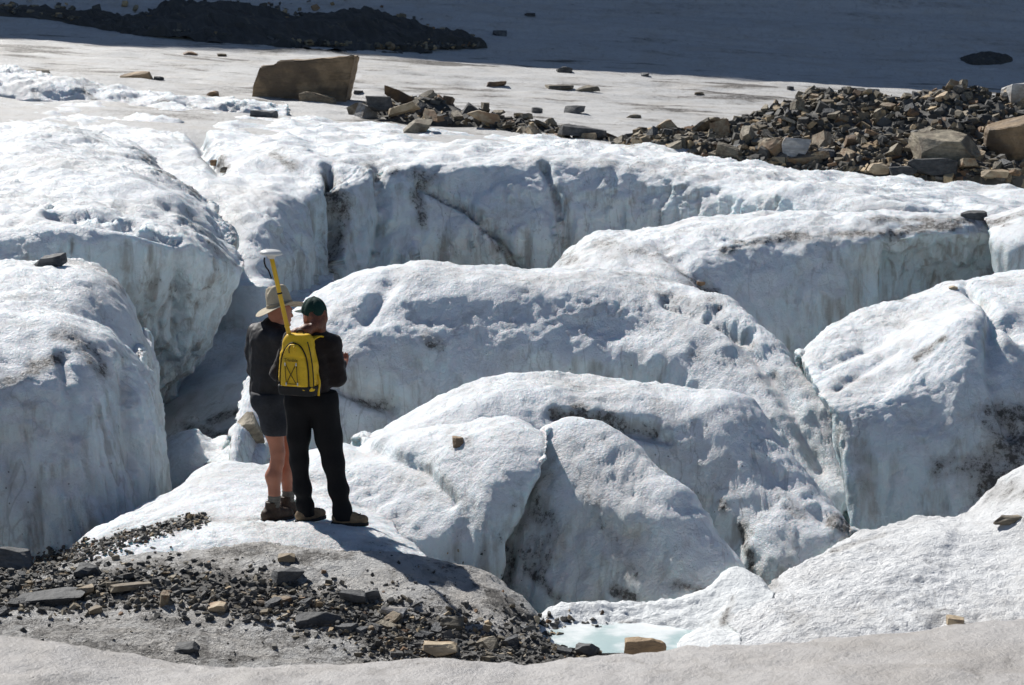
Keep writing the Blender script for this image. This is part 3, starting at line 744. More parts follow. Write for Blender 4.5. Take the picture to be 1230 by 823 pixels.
def boulder(px, pyb, wpx, hpx, mat, label, seed=1, Y=None, name='boulder', depth=.7, box=.6, flat=None, rz=0.0, tilt=(0, 0), sink=.12, ground=None, category='boulder', rough=.05, cuts=2):
    """a single weathered boulder seen wpx by hpx pixels in the photograph, standing on what is there"""
    p = ground if ground is not None else (at(px, pyb, Y) if Y else on_ice(px, pyb))
    s = p[1] / F_PX; w = wpx * s; h = hpx * s
    bm = bmesh.new(); cut_rock(bm, seed, 1.0, 8)
    V = np.array([v.co[:] for v in bm.verts]); lo_, hi_ = V.min(0), V.max(0)
    for v, c in zip(bm.verts, (V - (lo_ + hi_) / 2) / (hi_ - lo_)): v.co = c
    bmesh.ops.bevel(bm, geom=bm.edges[:], offset=.022, segments=1, affect='EDGES', profile=.6, clamp_overlap=True)
    bmesh.ops.triangulate(bm, faces=bm.faces)
    bmesh.ops.subdivide_edges(bm, edges=bm.edges, cuts=cuts, use_grid_fill=True)
    C = np.array([v.co[:] for v in bm.verts]) * np.array([w, w * depth, h])
    bm.normal_update(); N = np.array([v.normal[:] for v in bm.verts])
    d = rough * (w + h) / 2 * (fbm(C / max(w, h) * 3.5 + seed, 3) + .6 * np.abs(noise(C / max(w, h) * np.array([2, 2, 9.]) + seed)))
    C = C + N * d[:, None]
    C[:, 2] += h * (.5 - sink)
    for v, c in zip(bm.verts, C): v.co = c
    me = bpy.data.meshes.new(name); bm.to_mesh(me); bm.free(); me.materials.append(MATS[mat])
    o = link(name, me); o.location = p + np.array([0, w * depth * .35, 0]); o.rotation_euler = (tilt[0], tilt[1], rz)
    o['label'] = label; o['category'] = category
    return o

def outline_slab(name, pts, Y, thick, mat, label, lean=0.0, seed=3):
    """flat-faced block: a real thick prism with chipped edges; front outline given at its own distance"""
    P = np.array([at(x, y, Y) for x, y in pts]); base = P[:, 2].min(); c0 = np.array([P[:, 0].mean(), Y, base])
    L = P - c0
    bm = bmesh.new()
    fr = [bm.verts.new((x, lean * z, z)) for x, _, z in L]
    f = bm.faces.new(fr)
    ext = bmesh.ops.extrude_face_region(bm, geom=[f])
    for v in ext['geom']:
        if isinstance(v, bmesh.types.BMVert): v.co.y += thick; v.co.x += .1 * thick; v.co.z *= .97
    bmesh.ops.recalc_face_normals(bm, faces=bm.faces)
    bmesh.ops.bevel(bm, geom=bm.edges[:], offset=.03, segments=2, affect='EDGES')
    bmesh.ops.triangulate(bm, faces=bm.faces)
    for _ in range(4):
        bmesh.ops.subdivide_edges(bm, edges=[e for e in bm.edges if e.calc_length() > .09], cuts=1)
    bmesh.ops.triangulate(bm, faces=bm.faces)
    bm.normal_update()
    C = np.array([v.co[:] for v in bm.verts]); N = np.array([v.normal[:] for v in bm.verts])
    d = .06 * fbm(C * 1.8 + seed, 4) + .06 * np.abs(noise(C * np.array([1.0, 1.0, 5.]) + seed)) + .03 * np.abs(noise(C * 6.0 + seed))
    C = C + N * d[:, None]
    for v, c in zip(bm.verts, C): v.co = c
    me = bpy.data.meshes.new(name); bm.to_mesh(me); bm.free(); me.materials.append(MATS[mat])
    o = link(name, me); o.location = c0; o['label'] = label; o['category'] = 'boulder'
    return o

# far moraine on the shaded slope
def far_patch(name, top, bot, mat, height, n=140, **props):
    u = np.linspace(0, 1, n); T = spline(np.array(top, float), u); B = spline(np.array(bot, float), u)
    rows = []
    for v in np.linspace(0, 1, 26):
        c = T * (1 - v) + B * v
        r = ray_terrain_many(c[:, 0], c[:, 1])
        r[:, 2] += height * max(0.0, math.sin(math.pi * v)) ** .6 * np.sin(np.pi * np.clip(u, .0, 1)) ** .3 - .16
        rows.append(r)
    P = np.array(rows)
    P[..., 2] += .9 * height * fbm(P * np.array([.45, .8, .8]), 4) + .3 * height * np.abs(fbm(P * 2.5, 3))
    rr = np.random.default_rng(3)
    me = mesh_from(name, P, grid_quads(*P.shape[:2]), mat, False, {'tone': rr.random(P.shape[:2]) * .4, 'hue': rr.random(P.shape[:2]) * .6})
    return link(name, me, **props)
far_patch('moraine', [(-60,2),(60,16),(130,26),(165,22),(195,6),(240,7),(300,14),(360,16),(420,14),(470,24),(520,38),(560,50),(586,57)],
          [(-60,14),(60,26),(130,38),(165,43),(210,48),(260,52),(320,56),(380,60),(430,63),(480,65),(530,64),(565,60),(586,58)],
          M_GRAVEL, .55, kind='stuff', label='dark band of moraine rubble lying on the shaded slope', category='moraine')
far_patch('moraine', [(1150,68),(1165,64),(1185,62),(1205,65),(1217,70)], [(1150,72),(1165,78),(1185,79),(1205,78),(1217,74)],
          M_GRAVEL, .3, n=50, kind='stuff', label='small dark mound of rubble alone on the shaded slope', category='moraine')

_mr = np.random.default_rng(8)
_mx = _mr.uniform(-20, 575, 2200); _my = np.interp(_mx, [-20, 150, 260, 400, 480, 575], [12, 38, 36, 44, 50, 59]) + _mr.normal(0, 1, 2200) * np.interp(_mx, [-20, 150, 300, 480, 575], [5, 9, 15, 13, 4])
_my = np.minimum(_my, np.interp(_mx, [-60, 60, 165, 260, 380, 480, 530, 586], [12, 22, 39, 48, 56, 61, 60, 57]))
_mp = ray_terrain_many(_mx, np.maximum(_my, -5)); _mp[:, 2] += .1
gravel('moraine_stones', _mp, _mr.lognormal(-1.9, .45, 2200), 23, kind='stuff', label='loose dark stones of the moraine on the shaded slope', category='moraine')
# heaps of rubble on the plain
def heap(name, rows, **k):
    n0 = len(PTS)
    o = patch(name, rows, spacing=.09, lump=.22, puff=.12, flute=.0, fine=.05, mat=M_GRAVEL, drop=.5, **k)
    P = PTS[n0]; me = o.data; rr = np.random.default_rng(4)
    for an in ('tone', 'hue'):
        a = me.attributes.new(an, 'FLOAT', 'POINT'); a.data.foreach_set('value', (rr.random(len(me.vertices)) * .6).astype(np.float32))
    return o, P
heapA, ptsA = heap('rubble_heap', [
    [(740,172,45),(830,165,45.5),(920,155,46),(1000,140,46.5),(1080,142,46),(1150,138,45.5),(1270,150,45),(1400,170,45)],
    [(745,169,44.3),(800,160,44.6),(850,153,44.8),(905,138,44.9),(950,122,45),(1000,114,45),(1045,121,44.8),(1080,123,44.6),(1130,109,44.4),(1175,115,44.2),(1270,122,44),(1330,140,44),(1400,172,44)],
    [(750,172,43.8),(830,170,43.6),(920,160,43.4),(1000,150,43.2),(1080,155,42.8),(1150,152,42.6),(1270,158,42.4),(1400,186,42.6)],
    [(755,178,43.2),(830,184,42.8),(920,187,42.3),(1000,196,41.6),(1080,204,41.1),(1150,206,40.9),(1270,214,40.6),(1400,214,41)],
    [(755,186,43),(830,192,42.5),(920,196,42),(1000,205,41.3),(1080,212,40.8),(1150,214,40.6),(1270,222,40.3),(1400,222,40.7)]],
    seed=31, kind='stuff', label='low heap of small slate rubble on the glacier plain', category='rubble')
heapB, ptsB = heap('rubble_heap', [
    [(425,135,51),(480,130,51),(560,145,50),(650,158,49),(765,172,47)],
    [(430,131,50),(470,116,50),(505,118,49.8),(560,130,49.4),(610,140,49),(660,151,48),(765,168,46.4)],
    [(430,138,49),(480,135,48.8),(560,145,48.4),(610,150,48),(660,158,47.2),(765,172,45.8)],
    [(430,144,48.6),(480,146,48.2),(560,152,47.8),(610,158,47.2),(660,163,46.6),(765,177,45.4)]],
    seed=32, kind='stuff', label='narrow ridge of slabby rubble beside the standing boulder', category='rubble')
def scatter(P, n, seed, margin=0):
    px, py = proj(P); ok = (px > -15) & (px < 1245)
    P = P[ok]; r = np.random.default_rng(seed)
    return P[r.choice(len(P), n)]
def face_scatter(P, n, seed, bias=0.0):
    """points on the side of a heap that faces the camera, evenly over what is seen"""
    px, py = proj(P); ok = (px > -15) & (px < 1245)
    P, px, py = P[ok], px[ok], py[ok]
    key = (px // 2).astype(int) * 1000 + (py // 2).astype(int)
    o = np.argsort(P[:, 1]); _, first = np.unique(key[o], return_index=True)
    Q = P[o][first]; r = np.random.default_rng(seed)
    return Q[r.permutation(len(Q))[:n]] if n <= len(Q) else Q[r.choice(len(Q), n)]
rg = np.random.default_rng(11)
gp = face_scatter(ptsA, 3600, 1); gravel('slate_rubble', gp, rg.lognormal(-2.05, .38, len(gp)), 21, kind='stuff', label='loose slate chips covering the low rubble heap', category='rubble')
gp = face_scatter(ptsB, 420, 2); gravel('slate_rubble', gp, rg.lognormal(-2.1, .35, len(gp)), 22, kind='stuff', label='loose slate chips covering the narrow rubble ridge', category='rubble')
KINDS = [('slate', 'dark grey slate'), ('olive', 'olive grey'), ('tan', 'tan sandstone'), ('rust', 'rusty brown'), ('pale', 'pale grey')]
def pick():
    return KINDS[RS.choices(range(5), [20, 42, 24, 10, 4])[0]]
for p in face_scatter(ptsA, 165, 3):
    m, w = pick(); px, py = proj(p); low = float(sstep(125, 200, py))
    kd = RS.choice(['slab', 'slab', 'chunk']); big = 'flat ' if kd == 'slab' else 'blocky '
    where = 'along the top of' if py < 138 else ('in the middle of' if py < 172 else 'at the snowy foot of')
    rock(p + np.array([0, 0, .05]), RS.choice([.18, .22, .28]) * RS.uniform(.8, 1.2) + .34 * low * RS.random() ** 3, kd, m, big + w + ' stone ' + where + ' the low rubble heap', 'stones of the low rubble heap', tilt=.4, category='stone', name='stone')
for p in face_scatter(ptsB, 48, 4):
    m, w = pick(); px, py = proj(p)
    kd = RS.choice(['slab', 'slab', 'chunk']); big = 'flat ' if kd == 'slab' else 'blocky '
    where = 'near the standing boulder end of' if px < 520 else ('in the middle of' if px < 640 else 'at the thin end of')
    rock(p + np.array([0, 0, .04]), RS.uniform(.2, .32) + .3 * RS.random() ** 3, kd, m, big + w + ' stone ' + where + ' the narrow rubble ridge', 'stones of the narrow rubble ridge', tilt=.4, category='stone', name='stone')

def ground(px, py): return ray_terrain(px, py)
outline_slab('boulder', [(302,119),(306,98),(313,81),(330,79),(335,74),(380,71),(425,67),(419,100),(412,134),(380,132),(345,127),(320,124)], 53.0, .75, 'brown',
             'big brown slab boulder standing upright on the glacier plain', lean=.05)
outline_slab('boulder', [(359,112),(370,112),(400,119),(402,131),(380,130),(360,125)], 52.3, .3, 'tan', 'tan block leaning against the foot of the big standing boulder', lean=.1, seed=6)
boulder(316,142,34,11,'slate','dark flat stone lying on snow before the standing boulder',5,Y=47,depth=.5,flat=.4)
boulder(165,109,44,26,'brown','pointed dark boulder on the plain behind the lumpy ice ridge',8,Y=57.5,depth=.8,box=.3)
boulder(500,159,36,18,'olive','rounded brown stone alone on snow below the rubble ridge',9,depth=.8)
boulder(456,133,34,20,'slate','dark wedge stone at the end of the rubble ridge',12,Y=48.4,depth=.7,box=.35)
boulder(478,121,42,14,'rust','rusty slab perched on top of the rubble ridge',14,Y=49,depth=.5,tilt=(0,.35))
boulder(486,136,40,12,'tan','long tan slab leaning in the rubble ridge',15,Y=48,depth=.5,tilt=(0,-.3))
boulder(580,146,44,14,'tan','long tan slab lying across the rubble ridge',16,Y=47.6,depth=.4,tilt=(0,.25))
boulder(700,164,60,14,'slate','broad grey slab lying flat between the two rubble heaps',17,Y=46.2,depth=.6,tilt=(0,.12))
boulder(1140,196,84,38,'olive','large flat slab with a rusty underside in the low rubble heap',18,Y=41.2,depth=.8,box=.7,tilt=(.25,.05),rz=.2)
boulder(932,187,30,24,'tan','cream tan block at the foot of the low rubble heap',119,Y=42.1,depth=.8,box=.8,rz=.5)
boulder(957,190,36,28,'pale','pale grey cracked block beside the cream block in the heap',131,Y=42.0,depth=.7,box=.7)
boulder(1224,200,74,72,'brown','big brown boulder at the end of the low rubble heap',22,Y=41.4,depth=.9,box=.6)
boulder(1236,152,56,60,'pale','pale grey boulder behind the big brown boulder',23,Y=43.6,depth=.8,box=.4)
boulder(1085,212,34,14,'slate','flat dark slab at the foot of the large flat slab',24,Y=40.6,depth=.6)
boulder(1055,208,26,14,'tan','small tan block at the snowy edge of the heap',25,Y=40.9,depth=.7)
boulder(1195,213,34,10,'tan','flat tan slab on the snow below the big brown boulder',26,Y=40.2,depth=.6)
boulder(1120,208,60,20,'slate','long dark slab below the large flat slab',27,Y=40.7,depth=.5)
boulder(1040,182,52,20,'rust','brown slab lying in the middle of the low heap',28,Y=42.2,depth=.6,tilt=(.2,.2))
PLAIN = [(678,88,20,9,'slate','square dark block far out on the sunlit plain'),(690,136,26,10,'slate','dark angular stone between the plain and the rubble ridge'),
         (596,104,24,7,'rust','reddish flat stone on the sunlit plain'),(672,108,34,6,'olive','long low stone on the plain with another beside it'),(706,110,30,8,'olive','low hump-shaped stone on the plain beside the long low stone'),
         (645,136,14,8,'slate','small dark cube stone near the rubble ridge'),(228,66,18,4,'rust','reddish sliver of stone far out on the plain'),(266,68,12,4,'olive','small olive stone far out on the plain'),
         (190,97,12,6,'slate','small dark stone beside the pointed dark boulder'),(255,116,14,7,'rust','small rusty stone in the lumpy ice ridge'),(775,92,10,5,'slate','tiny dark stone near the shadow edge of the plain'),
         (1050,112,14,6,'slate','dark stone on the plain behind the low heap'),(430,113,12,5,'slate','small dark stone right of the standing boulder'),(45,88,30,5,'olive','low brown stone at the edge of the lumpy ridge'),
         (840,114,12,4,'olive','small stone on the plain beyond the low heap'),(600,43,18,7,'slate','dark stone on the shaded slope beyond the moraine'),(636,20,14,5,'slate','small dark stone high on the shaded slope'),(950,108,9,5,'slate','tiny stone on the plain above the heap'),(762,142,18,5,'olive','flat stone on the plain near the low heap')]
for i, (x, y, w, h, m, lab) in enumerate(PLAIN):
    boulder(x, y, w, h, m, lab, 40 + i, ground=ground(x, y), depth=.8, name='stone', category='stone', cuts=1)

# stones on the ice blocks
boulder(58,318,40,14,'slate','flat dark stone lying on the crest of an ice block',60,depth=.6,name='stone',category='stone',tilt=(0,-.1))
boulder(549,535,17,13,'brown','small brown stone on the smooth white ice lobe',61,depth=.9,name='stone',category='stone')
boulder(302,532,34,42,'olive','tan brown boulder wedged in ice behind the people',62,Y=23.1,depth=.8,box=.6,tilt=(.2,-.45),sink=.2)
boulder(1212,627,40,11,'olive','flat brown slab on the granular ice mound',63,depth=.4,name='stone',category='stone')
boulder(1137,638,13,5,'slate','small dark chip on top of the granular ice mound',64,depth=.6,name='stone',category='stone')
boulder(1148,754,24,15,'tan','tan cube stone at the foot of the granular ice mound',65,depth=.9,box=.9,name='stone',category='stone',cuts=1)
boulder(1145,346,11,5,'tan','tan flake on top of the sharp-ridged ice block',66,depth=.7,name='stone',category='stone')
boulder(1168,263,34,14,'slate','dark stone lying on the lip of the flat-topped ice block',67,sink=.4,depth=.6,name='stone',category='stone')
boulder(256,196,16,8,'rust','rusty stone caught in a crack of the ice wall',68,depth=.7,name='stone',category='stone')
boulder(268,205,14,7,'olive','small olive stone below the rusty one in the ice crack',69,depth=.7,name='stone',category='stone')
boulder(840,345,12,7,'rust','small rusty stone on the dirty flank of the flat-topped block',70,depth=.7,name='stone',category='stone')
# foreground stones
FG = [(262,692,34,23,'pale','pale grey angular stone standing on the gritty mound',71,.8,.8),(228,694,26,20,'slate','dark upright stone beside the pale angular stone',72,.5,.6),(600,767,48,18,'pale','flat grey slab embedded at the edge of the gritty mound',73,.7,.8),
      (530,790,46,22,'tan','tan block among the dark gravel by the pool',74,.8,.7),(776,791,52,26,'brown','brown rectangular block in front of the meltwater pool',75,.6,.9),(706,786,28,15,'slate','dark block beside the brown block near the pool',76,.7,.8),
      (18,682,52,24,'slate','large dark slab at the foot of the steep grey ice block',77,.7,.7),(316,726,48,26,'slate','large black slate lump in the stone band',78,.7,.5),(345,700,40,18,'slate','dark slate lump behind the large black one',79,.7,.5),
      (60,722,90,11,'slate','long dark slab lying along the stone band',80,.5,.7),(155,710,56,10,'olive','long olive slab beside the long dark one',81,.5,.7),(100,718,28,14,'tan','tan slab lying on the long dark slab',82,.7,.7),
      (258,733,24,13,'tan','cream tan stone below the stone band',83,.8,.6),(115,737,18,10,'tan','small tan stone on the grit below the long slab',84,.8,.6),(380,752,56,18,'slate','dark flat slate pair end in the stone band',85,.6,.6),
      (425,725,34,18,'slate','grey slate plate tilted in the stone band',86,.5,.7),(445,722,26,18,'slate','second tilted slate plate in the stone band',87,.5,.7),(470,742,34,14,'pale','pale slab among the dark gravel',88,.6,.7),(225,780,34,10,'slate','dark stone lying low on the grit near the snow bank',89,.6,.6),
      (160,700,40,18,'slate','dark slate block on the brow of the gritty mound',90,.7,.6),(105,690,34,16,'slate','dark stone on the brow beside the slate block',91,.7,.5),(540,757,30,16,'olive','olive stone at the dark gravel edge',92,.7,.6),(345,675,22,10,'tan','small tan stone on white ice near the people',93,.7,.6)]
for x, y, w, h, m, lab, sd_, dp, bx in FG:
    boulder(x, y, w, h, m, lab, sd_, Y=15.3 if x > 740 else None, depth=dp, box=bx, name='stone', category='stone', rz=RS.uniform(-.4, .4), tilt=(RS.uniform(-.1, .2), RS.uniform(-.15, .15)), cuts=1)
band = np.array([(-30,712),(100,704),(220,704),(330,722),(430,740),(520,768),(620,783),(720,782)], float)
bl = spline(band, np.linspace(0, 1, 200))
def band_pt(sig=11):
    k = RS.randrange(200); return bl[k][0] + RS.gauss(0, 6), bl[k][1] + RS.gauss(0, sig)
seen_spots = 0
for i in range(80):
    x, y = band_pt(); p = on_ice(x, y); m, w = pick()
    if RS.random() < .45: m, w = KINDS[0]
    s = (8 + 22 * RS.random() ** 1.8) * p[1] / F_PX
    kd = RS.choice(['slab', 'slab', 'chunk']); big = 'flat ' if kd == 'slab' else 'blocky '
    where = 'below the steep grey ice block' if x < 150 else ('below the people' if x < 440 else 'towards the meltwater pool')
    rock(p + np.array([0, 0, s * .08]), s, kd, m, big + w + ' stone in the dark stone band ' + where, 'stones of the dark band', tilt=.22, category='stone', name='stone')
def strew(name, n, fn, lo, hi, seed, label):
    r = random.Random(seed); P = []; S = []
    for i in range(n):
        x, y = fn(r); p = on_ice(x, y)
        if p[1] < 13.5: continue
        P.append(p + np.array([r.uniform(-.02, .02), r.uniform(-.03, .03), .0])); S.append(r.uniform(lo, hi) * r.uniform(.5, 1) * p[1] / F_PX)
    gravel(name, P, S, seed, hue=.6, kind='stuff', label=label, category='gravel')
def f_band(r):
    k = r.randrange(200); return bl[k][0] + r.gauss(0, 6), bl[k][1] + r.gauss(0, 16 + 5 * (bl[k][0] > 450))
strew('gravel', 6000, f_band, 3, 13, 51, 'dark gravel between the stones of the dark band')
def f_strip(r):
    t = r.random(); return 45 + 200 * t + r.gauss(0, 6), 678 - 56 * t + r.gauss(0, 6) * (1.2 - t * .7)
strew('gravel', 1500, f_strip, 3, 9, 52, 'black gravel strip along the foot of the white ledge')
def f_corner(r): return r.uniform(-20, 70), r.gauss(688, 9)
strew('gravel', 200, f_corner, 3, 12, 53, 'black gravel heaped below the steep grey ice block')
def f_foot(r): return r.uniform(440, 720), r.gauss(788, 9)
strew('gravel', 500, f_foot, 3, 10, 54, 'dark gravel at the edge of the snow bank')
def f_spread(r): return r.uniform(-20, 640), r.uniform(660, 800)
strew('gravel', 500, f_spread, 1.5, 6, 55, 'sparse grit scattered over the gritty mound')

# ------------------------------------------------------------------ figures: bodies and clothes as smooth implicit surfaces
def surface_net(fn, lo, hi, h):
    lo = np.array(lo, float); hi = np.array(hi, float)
    n = np.ceil((hi - lo) / h).astype(int) + 1
    ax = [lo[i] + h * np.arange(n[i]) for i in range(3)]
    P = np.stack(np.meshgrid(*ax, indexing='ij'), -1).astype(np.float32)
    D = fn(P); S = D < 0
    c = [slice(0, -1), slice(1, None)]
    cnt = np.zeros(n - 1, np.int8)
    for i in (0, 1):
        for j in (0, 1):
            for k in (0, 1): cnt += S[c[i], c[j], c[k]]
    cells = np.argwhere((cnt > 0) & (cnt < 8))
    idx = np.full(n - 1, -1, int); idx[tuple(cells.T)] = np.arange(len(cells))
    acc = np.zeros((len(cells), 3)); num = np.zeros(len(cells))
    cor = [(i, j, k) for i in (0, 1) for j in (0, 1) for k in (0, 1)]
    for a in cor:
        for ax_ in range(3):
            if a[ax_]: continue
            b = list(a); b[ax_] = 1
            A = cells + np.array(a); B = cells + np.array(b)
            da, db = D[tuple(A.T)], D[tuple(B.T)]
            m = (da < 0) != (db < 0)
            t = np.where(m, da / np.where(m, da - db, 1), 0)
            pos = A + t[:, None] * (B - A)
            acc += pos * m[:, None]; num += m
    V = lo + h * acc / num[:, None]
    Q = []
    for ax_ in range(3):
        a0 = [slice(None)] * 3; a1 = [slice(None)] * 3; a0[ax_] = slice(0, -1); a1[ax_] = slice(1, None)
        s0, s1 = S[tuple(a0)], S[tuple(a1)]
        e = np.argwhere(s0 != s1); o1, o2 = (ax_ + 1) % 3, (ax_ + 2) % 3
        ok = (e[:, o1] > 0) & (e[:, o2] > 0) & (e[:, o1] < n[o1] - 1) & (e[:, o2] < n[o2] - 1); e = e[ok]
        flip = s0[tuple(e.T)]
        def cell(d1, d2):
            q = e.copy(); q[:, o1] -= d1; q[:, o2] -= d2; return idx[tuple(q.T)]
        q = np.stack([cell(1, 1), cell(0, 1), cell(0, 0), cell(1, 0)], 1)
        q[~flip] = q[~flip][:, ::-1]; Q.append(q)
    return V, np.concatenate(Q)
def rc(P, a, b, ra, rb, s=(1, 1), yaw=0.0):
    """tapered limb from a to b; s squashes the section across / along the facing direction"""
    a = np.array(a, np.float32); b = np.array(b, np.float32)
    cy, sy = math.cos(yaw), math.sin(yaw)
    def loc(q): return np.stack([(q[..., 0] * cy + q[..., 1] * sy) / s[0], (-q[..., 0] * sy + q[..., 1] * cy) / s[1], q[..., 2]], -1)
    p = loc(P - a); d = loc(b - a)
    t = np.clip((p @ d) / (d @ d + 1e-9), 0, 1)
    return (np.linalg.norm(p - t[..., None] * d, axis=-1) - (ra + (rb - ra) * t)) * min(1.0, min(s))
def ell(P, c, r, yaw=0.0):
    cy, sy = math.cos(yaw), math.sin(yaw); q = P - np.array(c, np.float32)
    q = np.stack([(q[..., 0] * cy + q[..., 1] * sy) / r[0], (-q[..., 0] * sy + q[..., 1] * cy) / r[1], q[..., 2] / r[2]], -1)
    return (np.linalg.norm(q, axis=-1) - 1) * min(r)
def smin(k, *ds):
    r = ds[0]
    for d in ds[1:]:
        h = np.clip(.5 + .5 * (d - r) / k, 0, 1); r = d + (r - d) * h - k * h * (1 - h)
    return r
def chain(P, pts, k=.03, s=(1, 1), yaw=0.0):
    return smin(k, *[rc(P, p[:3], q[:3], p[3], q[3], s, yaw) for p, q in zip(pts[:-1], pts[1:])])
def implicit(name, fn, lo, hi, h, mat, parent, smooth=2, **props):
    V, Q = surface_net(fn, lo, hi, h)
    for _ in range(smooth):                       # gentle relaxation
        acc = np.zeros_like(V); n = np.zeros(len(V))
        for k in range(4):
            a, b = Q[:, k], Q[:, (k + 1) % 4]
            np.add.at(acc, a, V[b]); np.add.at(n, a, 1); np.add.at(acc, b, V[a]); np.add.at(n, b, 1)
        V = V * .5 + .5 * acc / n[:, None]
    return link(name, mesh_from(name, V, Q, mat), parent, **props)
def tube_mesh(name, pts, r, mat, parent=None, seg=8, per=6, **props):
    pts = np.array(pts, float)
    n = max(2, (len(pts) - 1) * per)
    C = spline(pts, np.linspace(0, 1, n)) if len(pts) > 2 else pts
    V = []; up = np.array([.3, .2, 1.])
    T = np.gradient(C, axis=0)
    rr = np.broadcast_to(np.asarray(r, float), (len(C),)) if np.ndim(r) == 0 else np.interp(np.linspace(0, 1, len(C)), np.linspace(0, 1, len(r)), r)
    for c, t, ri in zip(C, T, rr):
        t = t / np.linalg.norm(t); a = np.cross(t, up if abs(t @ up) < 1.0 else [1, 0, 0]); a /= np.linalg.norm(a); b = np.cross(t, a)
        for k in range(seg): V.append(c + ri * (math.cos(k * 6.28318 / seg) * a + math.sin(k * 6.28318 / seg) * b))
    bm = bmesh.new(); vs = [bm.verts.new(v) for v in V]; m = len(C)
    for i in range(m - 1):
        for k in range(seg): bm.faces.new((vs[i*seg+k], vs[i*seg+(k+1) % seg], vs[(i+1)*seg+(k+1) % seg], vs[(i+1)*seg+k]))
    bm.faces.new(vs[:seg][::-1]); bm.faces.new(vs[-seg:])
    bmesh.ops.recalc_face_normals(bm, faces=bm.faces)
    for f in bm.faces: f.smooth = True
    me = bpy.data.meshes.new(name); bm.to_mesh(me); bm.free(); me.materials.append(mat)
    return link(name, me, parent, **props)
def lathe(name, prof, mat, parent=None, seg=40, warp=None, **props):
    a = np.linspace(0, 2 * math.pi, seg, endpoint=False)
    V = np.array([[r * np.cos(t), r * np.sin(t), z] for r, z in prof for t in a])
    if warp: V = warp(V)
    q = [(i*seg+k, i*seg+(k+1) % seg, (i+1)*seg+(k+1) % seg, (i+1)*seg+k) for i in range(len(prof) - 1) for k in range(seg)]
    return link(name, mesh_from(name, V, q, mat), parent, **props)

M_SKIN = plain_material('skin', (0.40, 0.165, 0.10), .5, .12, 25, .1)
M_BLACK = plain_material('black_jacket', (0.013, 0.0125, 0.015), .62, .35, 60, .3, .35)
M_FLEECE = plain_material('dark_brown_fleece', (0.016, 0.012, 0.012), .85, .35, 90, .4, .2, .15)
M_TROUSER = plain_material('black_trousers', (0.007, 0.007, 0.008), .8, .3, 60, .2, .2)
M_SHORTS = plain_material('grey_shorts', (0.030, 0.032, 0.038), .8, .3, 60, .2, .25)
M_SOCK = plain_material('grey_wool', (0.16, 0.15, 0.13), .95, .3, 150, .6, .1)
M_BOOT = plain_material('brown_leather', (0.055, 0.034, 0.022), .6, .45, 60, .4, .3)
M_SHOE = plain_material('beige_shoe', (0.19, 0.135, 0.082), .75, .35, 60, .4, .25)
M_SOLE = plain_material('dark_rubber', (0.02, 0.019, 0.018), .8, .3, 60)
M_HAT = plain_material('khaki_canvas', (0.42, 0.37, 0.28), .85, .12, 120, .3, .2)
M_CAP = plain_material('dark_green_cotton', (0.008, 0.034, 0.029), .8, .25, 120, .3, .2)
M_HAIR = plain_material('auburn_hair', (0.15, 0.055, 0.03), .5, .55, 130, .6, .4)
M_YELLOW = plain_material('yellow_nylon', (0.72, 0.45, 0.012), .5, .12, 90, .25, .4)
M_YPOLE = plain_material('yellow_paint', (0.70, 0.42, 0.01), .35, .08, 30, 0, .5)
M_BLKNYL = plain_material('black_nylon', (0.012, 0.012, 0.013), .6, .3, 90, .3, .3)
M_WHITE = plain_material('off_white_plastic', (0.62, 0.62, 0.60), .4, .06, 30)
M_EYE = plain_material('eye', (0.5, 0.5, 0.48), .2, .1, 30)
def wr(P, amp, f, seed): return amp * fbm(P * np.array(f, np.float32) + seed, 2)

def head_sdf(P, c, face, yaw):
    """skull, jaw, brow, nose, lips, ears; face = unit vector the person looks along"""
    c = np.array(c); f = np.array(face); r = np.array([f[1], -f[0], 0]); u = np.array([0, 0, 1.])
    g = lambda a, b, z: c + a * r + b * f + z * u
    d = smin(.03, ell(P, g(0, -.008, .02), (.076, .094, .098), yaw), ell(P, g(0, .032, -.048), (.056, .056, .066), yaw), rc(P, g(0, -.025, -.05), g(0, -.035, -.16), .056, .062))
    d = smin(.012, d, rc(P, g(0, .088, .008), g(0, .108, -.032), .009, .014), rc(P, g(-.03, .085, .024), g(.03, .085, .024), .011, .011))
    d = smin(.010, d, rc(P, g(-.018, .088, -.062), g(.018, .088, -.062), .008, .008), ell(P, g(0, .078, -.098), (.022, .018, .018), yaw))
    for s in (-1, 1):
        d = smin(.006, d, ell(P, g(s * .078, -.012, -.008), (.011, .024, .034), yaw))
        e = ell(P, g(s * .031, .090, .006), (.016, .010, .010), yaw); d = np.maximum(d, -e)
    return d
def hand_sdf(P, w, dr, side, palm):
    """palm and five curled fingers; w wrist, dr pointing direction, side towards the thumb, palm facing direction"""
    w, dr, sd_, pm = [np.array(v, float) for v in (w, dr, side, palm)]
    d = chain(P, [(*w, .027), (*(w + .05 * dr), .030), (*(w + .08 * dr), .028)], .02)
    d = smin(.012, d, rc(P, w + .055 * dr + .022 * sd_, w + .06 * dr - .024 * sd_, .017, .016))
    for k, ln in zip((.030, .010, -.010, -.028), (.070, .078, .072, .056)):
        a = w + .082 * dr + k * sd_; b = a + ln * .45 * dr + .012 * pm; c = b + ln * .32 * dr * .6 + .024 * pm; e = c + .022 * pm - .004 * dr
        d = smin(.005, d, chain(P, [(*a, .0098), (*b, .0092), (*c, .0086), (*e, .0078)], .004))
    a = w + .028 * dr + .03 * sd_; b = a + .03 * dr + .024 * sd_ + .012 * pm; c = b + .032 * dr + .004 * sd_ + .014 * pm
    return smin(.008, d, chain(P, [(*a, .014), (*b, .0115), (*c, .0095)], .006))
